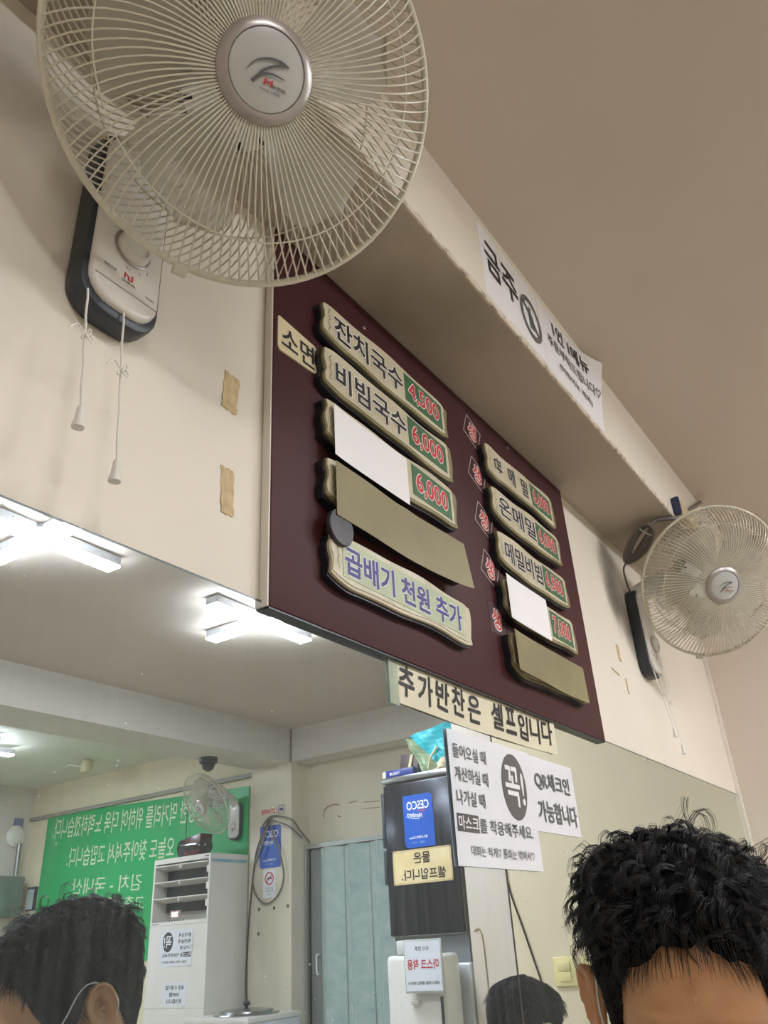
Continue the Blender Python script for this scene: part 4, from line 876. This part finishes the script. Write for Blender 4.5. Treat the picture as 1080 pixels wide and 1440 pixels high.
def person(M, seated_label, hair_style, shirt, seed, nod=0, tilt=0):
    root = tag(empty('person', M), seated_label, 'person')
    HT = Matrix.Translation((0, 0, -.10)) @ Matrix.Rotation(math.radians(-nod), 4, 'X') @ Matrix.Rotation(math.radians(tilt), 4, 'Y') @ Matrix.Translation((0, 0, .10))
    MH = M @ HT
    ch, arms = limbs()
    body = list(ch)
    for s, a in arms:
        hand = [((s * .135, .31, -.662), (.030, .016)), ((s * .122, .345, -.664), (.034, .014))]
        P = [p for p, _ in a] + [p for p, _ in hand]; Rr = [r_ for _, r_ in a] + [r_ for _, r_ in hand]
        body.append((P, Rr)); palm = P[-1]
        for j, (dx, L_) in enumerate(((-.024, .066), (-.008, .076), (.008, .072), (.023, .056))):
            q0 = (palm[0] + s * dx, palm[1] + .022, palm[2] + .002); q1 = (q0[0] + s * dx * .15, q0[1] + L_ * .5, q0[2] - .002); q2 = (q1[0], q1[1] + L_ * .42, q1[2] - .018)
            body.append(([palm, q0, q1, q2], [(.034, .014), .0085, .0082, .0068]))
        b0 = P[-2]; t1 = (b0[0] - s * .034, b0[1] + .014, b0[2] - .002); t2 = (t1[0] - s * .012, t1[1] + .034, t1[2] - .006)
        body.append(([b0, t1, t2], [(.030, .016), .0105, .0085]))
    for s in (-1, 1):
        body.append(([(0, -.03, -.72), (s * .09, -.0, -.735), (s * .115, .22, -.725), (s * .12, .42, -.72), (s * .12, .43, -.92), (s * .12, .41, -1.14), (s * .12, .50, -1.175)], [(.15, .11), .085, .078, .060, .052, .036, (.042, .026)]))
    vs, fs = skin_mesh(body, 1)
    b = B().add(vs, fs)
    hb = B(); hb.add(*head_part())
    for s in (-1, 1): hb.add(*ear_part(s))
    hb.xf(HT); b.add(hb.v, hb.f)
    bo = b.build('body', m_skin, root)
    md = bo.modifiers.new('r', 'REMESH'); md.mode = 'VOXEL'; md.voxel_size = .0028; md.use_smooth_shade = True
    sm_ = bo.modifiers.new('s', 'SMOOTH'); sm_.iterations = 2; sm_.factor = .35
    dg = bpy.context.evaluated_depsgraph_get(); me = bpy.data.meshes.new_from_object(bo.evaluated_get(dg)); bo.modifiers.clear(); bo.data = me; me.shade_smooth()
    # clothes
    ch, arms = limbs(.012)
    t = ch[0]; cl = [(t[0][:5], t[1][:5])]
    for s, a in arms: cl.append(([p for p, _ in a][:5], [r_ for _, r_ in a][:5]))
    vs, fs = skin_mesh(cl, 1); B().add(vs, fs).build('shirt', shirt, root, smooth=True)
    tr = [([(0, -.03, -.74), (0, -.03, -.64)], [(.162, .124), (.155, .118)])]
    for s in (-1, 1): tr.append(([(0, -.03, -.74), (s * .09, 0, -.738), (s * .115, .22, -.725), (s * .12, .42, -.72), (s * .12, .43, -.92), (s * .12, .41, -1.10)], [(.162, .124), .094, .088, .072, .064, .052]))
    vs, fs = skin_mesh(tr, 1); B().add(vs, fs).build('trousers', mat('dark trousers', (44, 46, 56), .8), root, smooth=True)
    for s in (-1, 1):
        B().add(*skin_mesh([([(s * .12, .39, -1.165), (s * .12, .47, -1.18), (s * .12, .55, -1.185)], [(.045, .045), (.048, .034), (.042, .026)])], 1)).build('shoe', mat('black leather', (30, 28, 28), .4), root, smooth=True)
        e = B(); e.lathe([(.001, -.0118), (.008, -.009), (.0118, 0), (.008, .009), (.001, .0118)], 20).xf(Matrix.Translation((s * .030, .0705, -.001)))
        e.build('eye', mat('eye white', (226, 222, 214), .2), root, MH, smooth=True)
    # mask and ear loops
    def mf(u, v):
        a = (u - .5) * 1.75; z = -.118 + .088 * v
        p = head_at(a, z); k_ = 1.07 + .05 * math.cos(a); return (p[0] * k_, p[1] * 1.04 + .012 * max(0, math.cos(a)) + .004, z)
    vs_, fs_ = grid(20, 12, mf); B().add(vs_, fs_).build('face_mask', mat('white mask fabric', (226, 228, 228), .7), root, MH, smooth=True)
    for s in (-1, 1):
        m0 = mf(1 if s > 0 else 0, .95); m1 = mf(1 if s > 0 else 0, .05)
        B().tube(curve_pts([m0, (s * .0775, .038, .0), (s * .0800, .010, .026), (s * .0815, -.010, .030), (s * .0805, -.033, .012), (s * .078, -.036, -.015), (s * .074, -.008, -.042), (s * .068, .02, -.07), m1], 40), .0010, 6).build('ear_loop', m_white, root, MH, smooth=True)
    # hair: a close cap over the scalp and thousands of strands growing from it
    r_ = np.random.default_rng(seed)
    def hairline(a):
        """lowest hair height for the angle from straight ahead"""
        d_ = abs(math.degrees(math.atan2(math.sin(a), math.cos(a))))
        if hair_style == 'curly': xs, ys = [0, 10, 22, 32, 40, 46, 54, 66, 82, 92, 104, 118, 140, 180], [.074, .076, .064, .060, .052, .030, .004, -.022, -.014, .030, .010, -.030, -.062, -.07]
        else: xs, ys = [0, 18, 34, 48, 60, 72, 84, 94, 106, 118, 140, 180], [.068, .070, .064, .05, .02, -.02, .0, .03, .005, -.03, -.062, -.07]
        return float(np.interp(d_, xs, ys))
    def thick(a, z):
        top = sm(.035, .095, z); return .0035 + (.016 if hair_style == 'curly' else .010) * top + (.002 * sm(90, 150, abs(math.degrees(math.atan2(math.sin(a), math.cos(a))))))
    n, mz = 96, 34; vs = []
    for j in range(mz + 1):
        for k in range(n):
            a = 2 * PI * k / n; z0 = hairline(a) + .0010 * math.sin(k * 2.3); t = j / mz; z = z0 + (.1159 - z0) * (1 - (1 - t) ** 1.6)
            p = Vector(head_at(a, z)); c0 = Vector((0, 0, .02)); d_ = (p - c0).normalized()
            th = thick(a, z) * sm(0, .12, t) + .0012 * sm(0, .05, t) - .0015 * (1 - sm(0, .06, t))
            th += (.0035 * sm(.04, .1, z)) * (math.sin(a * 7 + z * 90 + seed) * math.cos(a * 5 - z * 60))
            vs.append(tuple(p + d_ * th))
    fs = [(j * n + k, j * n + (k + 1) % n, (j + 1) * n + (k + 1) % n, (j + 1) * n + k) for j in range(mz) for k in range(n)] + [tuple(range(mz * n, (mz + 1) * n))]
    hc_ = B().add(vs, fs).build('hair', m_haircap, root, MH, smooth=True)
    V = []; F = []
    down = np.array([0, 0, -1.]); fwd = np.array([0, 1., 0])
    def strand(P, nrm, b2, rad):
        base = len(V); m_ = len(P)
        for i in range(m_):
            rr_ = rad * (1 - .7 * i / (m_ - 1)); V.extend((P[i] + nrm * rr_, P[i] - nrm * rr_ * .5 + b2 * rr_ * .87, P[i] - nrm * rr_ * .5 - b2 * rr_ * .87))
        for i in range(m_ - 1):
            for k in range(3): F.append((base + i * 3 + k, base + i * 3 + (k + 1) % 3, base + i * 3 + 3 + (k + 1) % 3, base + i * 3 + 3 + k))
    def root_at(a, t):
        z0 = hairline(a); z = z0 + (.1145 - z0) * t
        p = np.array(head_at(a, z)); q = np.array(head_at(a, min(z + .004, .1158))); s_ = np.array(head_at(a + .05, z))
        nrm = np.cross(s_ - p, q - p); nrm /= np.linalg.norm(nrm) + 1e-9
        if np.dot(nrm, p - np.array([0, 0, .02])) < 0: nrm = -nrm
        return p, nrm, z
    curly = hair_style == 'curly'
    # short hair lying close to the skull
    for _ in range(7000 if curly else 4500):
        a = r_.random() * 2 * PI; t = r_.random() ** (1.3 if curly else .7); p, nrm, z = root_at(a, t); top = sm(.045, .095, z)
        if curly and r_.random() < top: continue
        L_ = (.010 + .008 * r_.random()) * (1 + top)
        fl = down * 1.0 + np.array([0, -.55, 0]) * (1 - top) + top * (fwd * .9) + r_.normal(0, .10, 3); fl -= nrm * np.dot(fl, nrm); fl /= np.linalg.norm(fl) + 1e-9
        b2 = np.cross(nrm, fl); p0 = p + nrm * thick(a, z) * .9 * sm(0, .12, t)
        strand([p0 + fl * L_ * u + nrm * (.0022 * math.sin(u * 2.6) - .0005) for u in (0, .35, .7, 1)], nrm, b2, .0003)
    # locks: wavy bundles on the crown
    for _ in range(760 if curly else 0):
        a = r_.random() * 2 * PI; z0 = hairline(a); t = 1 - .72 * r_.random() ** 1.2; p, nrm, z = root_at(a, t); top = sm(.045, .095, z)
        if r_.random() > .15 + top: continue
        L_ = (.020 + .026 * r_.random()) * (.55 + .55 * top); big = r_.random() < .14
        out = np.array([p[0] * 8, p[1] * 2, 0]); out /= np.linalg.norm(out) + 1e-9
        fl = fwd * (.7 + .5 * r_.normal()) + out * .35 + r_.normal(0, .55, 3) + down * (1 - top) * 1.2; fl -= nrm * np.dot(fl, nrm); fl /= np.linalg.norm(fl) + 1e-9
        b2 = np.cross(nrm, fl); ph = r_.random() * 6.3; turn = (.7 + .7 * r_.random()) * 2 * PI; wav = (.0035 + .003 * r_.random()) * (1.7 if big else 1) * (.4 + .6 * top)
        lift = (.08 + .20 * r_.random() + (.26 if big and top > .6 else 0)) * (.25 + .75 * top); p0 = p + nrm * thick(a, z) * .75
        ns_ = 7 if big else 17
        for q in range(ns_):
            j0 = fl * r_.normal(0, .0020) + b2 * r_.normal(0, .0022); sp = r_.normal(0, .0012, 3); lk = 1 + r_.normal(0, .10); P = []
            for i in range(9):
                u = i / 8; c_ = p0 + j0 * (1 - .6 * u) + sp * u + fl * L_ * lk * u * (1 - .2 * u) + nrm * (L_ * lift * math.sin(u * 2.5)) + down * (.006 * u * u)
                P.append(c_ + ((math.sin(ph + turn * u) - math.sin(ph)) * nrm + (math.cos(ph + turn * u) - math.cos(ph)) * b2) * wav * min(1, u * 1.6))
            strand(P, nrm, b2, .00042)
    me = mk(V, F); me.shade_smooth(); so = link('hair_strands', me, m_hair, hc_, MH); so['kind'] = 'stuff'
    return root
def stool(x, y, label):
    root = tag(empty('stool', Matrix.Translation((x, y, FLOOR))), label, 'stool')
    B().lathe([(.17, .29), (.175, .30), (.175, .325), (.16, .34), (.02, .342)], 36).build('seat', mat('red stool vinyl', (120, 40, 36), .4), root, smooth=True)
    for k in range(4):
        a = PI / 4 + k * PI / 2; B().tube([(.11 * math.cos(a), .11 * math.sin(a), .30), (.17 * math.cos(a), .17 * math.sin(a), 0)], .012, 10).build('leg', m_metal, root, smooth=True)
def seat_frame(x, y, z, yaw, pitch=0, roll=0):
    """yaw: direction faced in degrees from +x"""
    return Matrix.Translation((x, y, z)) @ Matrix.Rotation(math.radians(yaw - 90), 4, 'Z') @ Matrix.Rotation(math.radians(pitch), 4, 'X') @ Matrix.Rotation(math.radians(roll), 4, 'Y')
person(seat_frame(.869, .264, -.054, 197), 'man with curly black hair and a mask loop behind his ear, lower right corner', 'curly', mat('navy shirt', (52, 60, 84), .8), 5, nod=20)
stool(.90, .27, 'stool under the curly haired man, below the frame')
person(seat_frame(2.15, .29, -.228, 20), 'second man with short smooth black hair, seen from behind in the mirror', 'short', mat('grey shirt', (110, 112, 116), .8), 9, nod=12)
stool(2.17, .30, 'stool under the short haired man, below the frame')
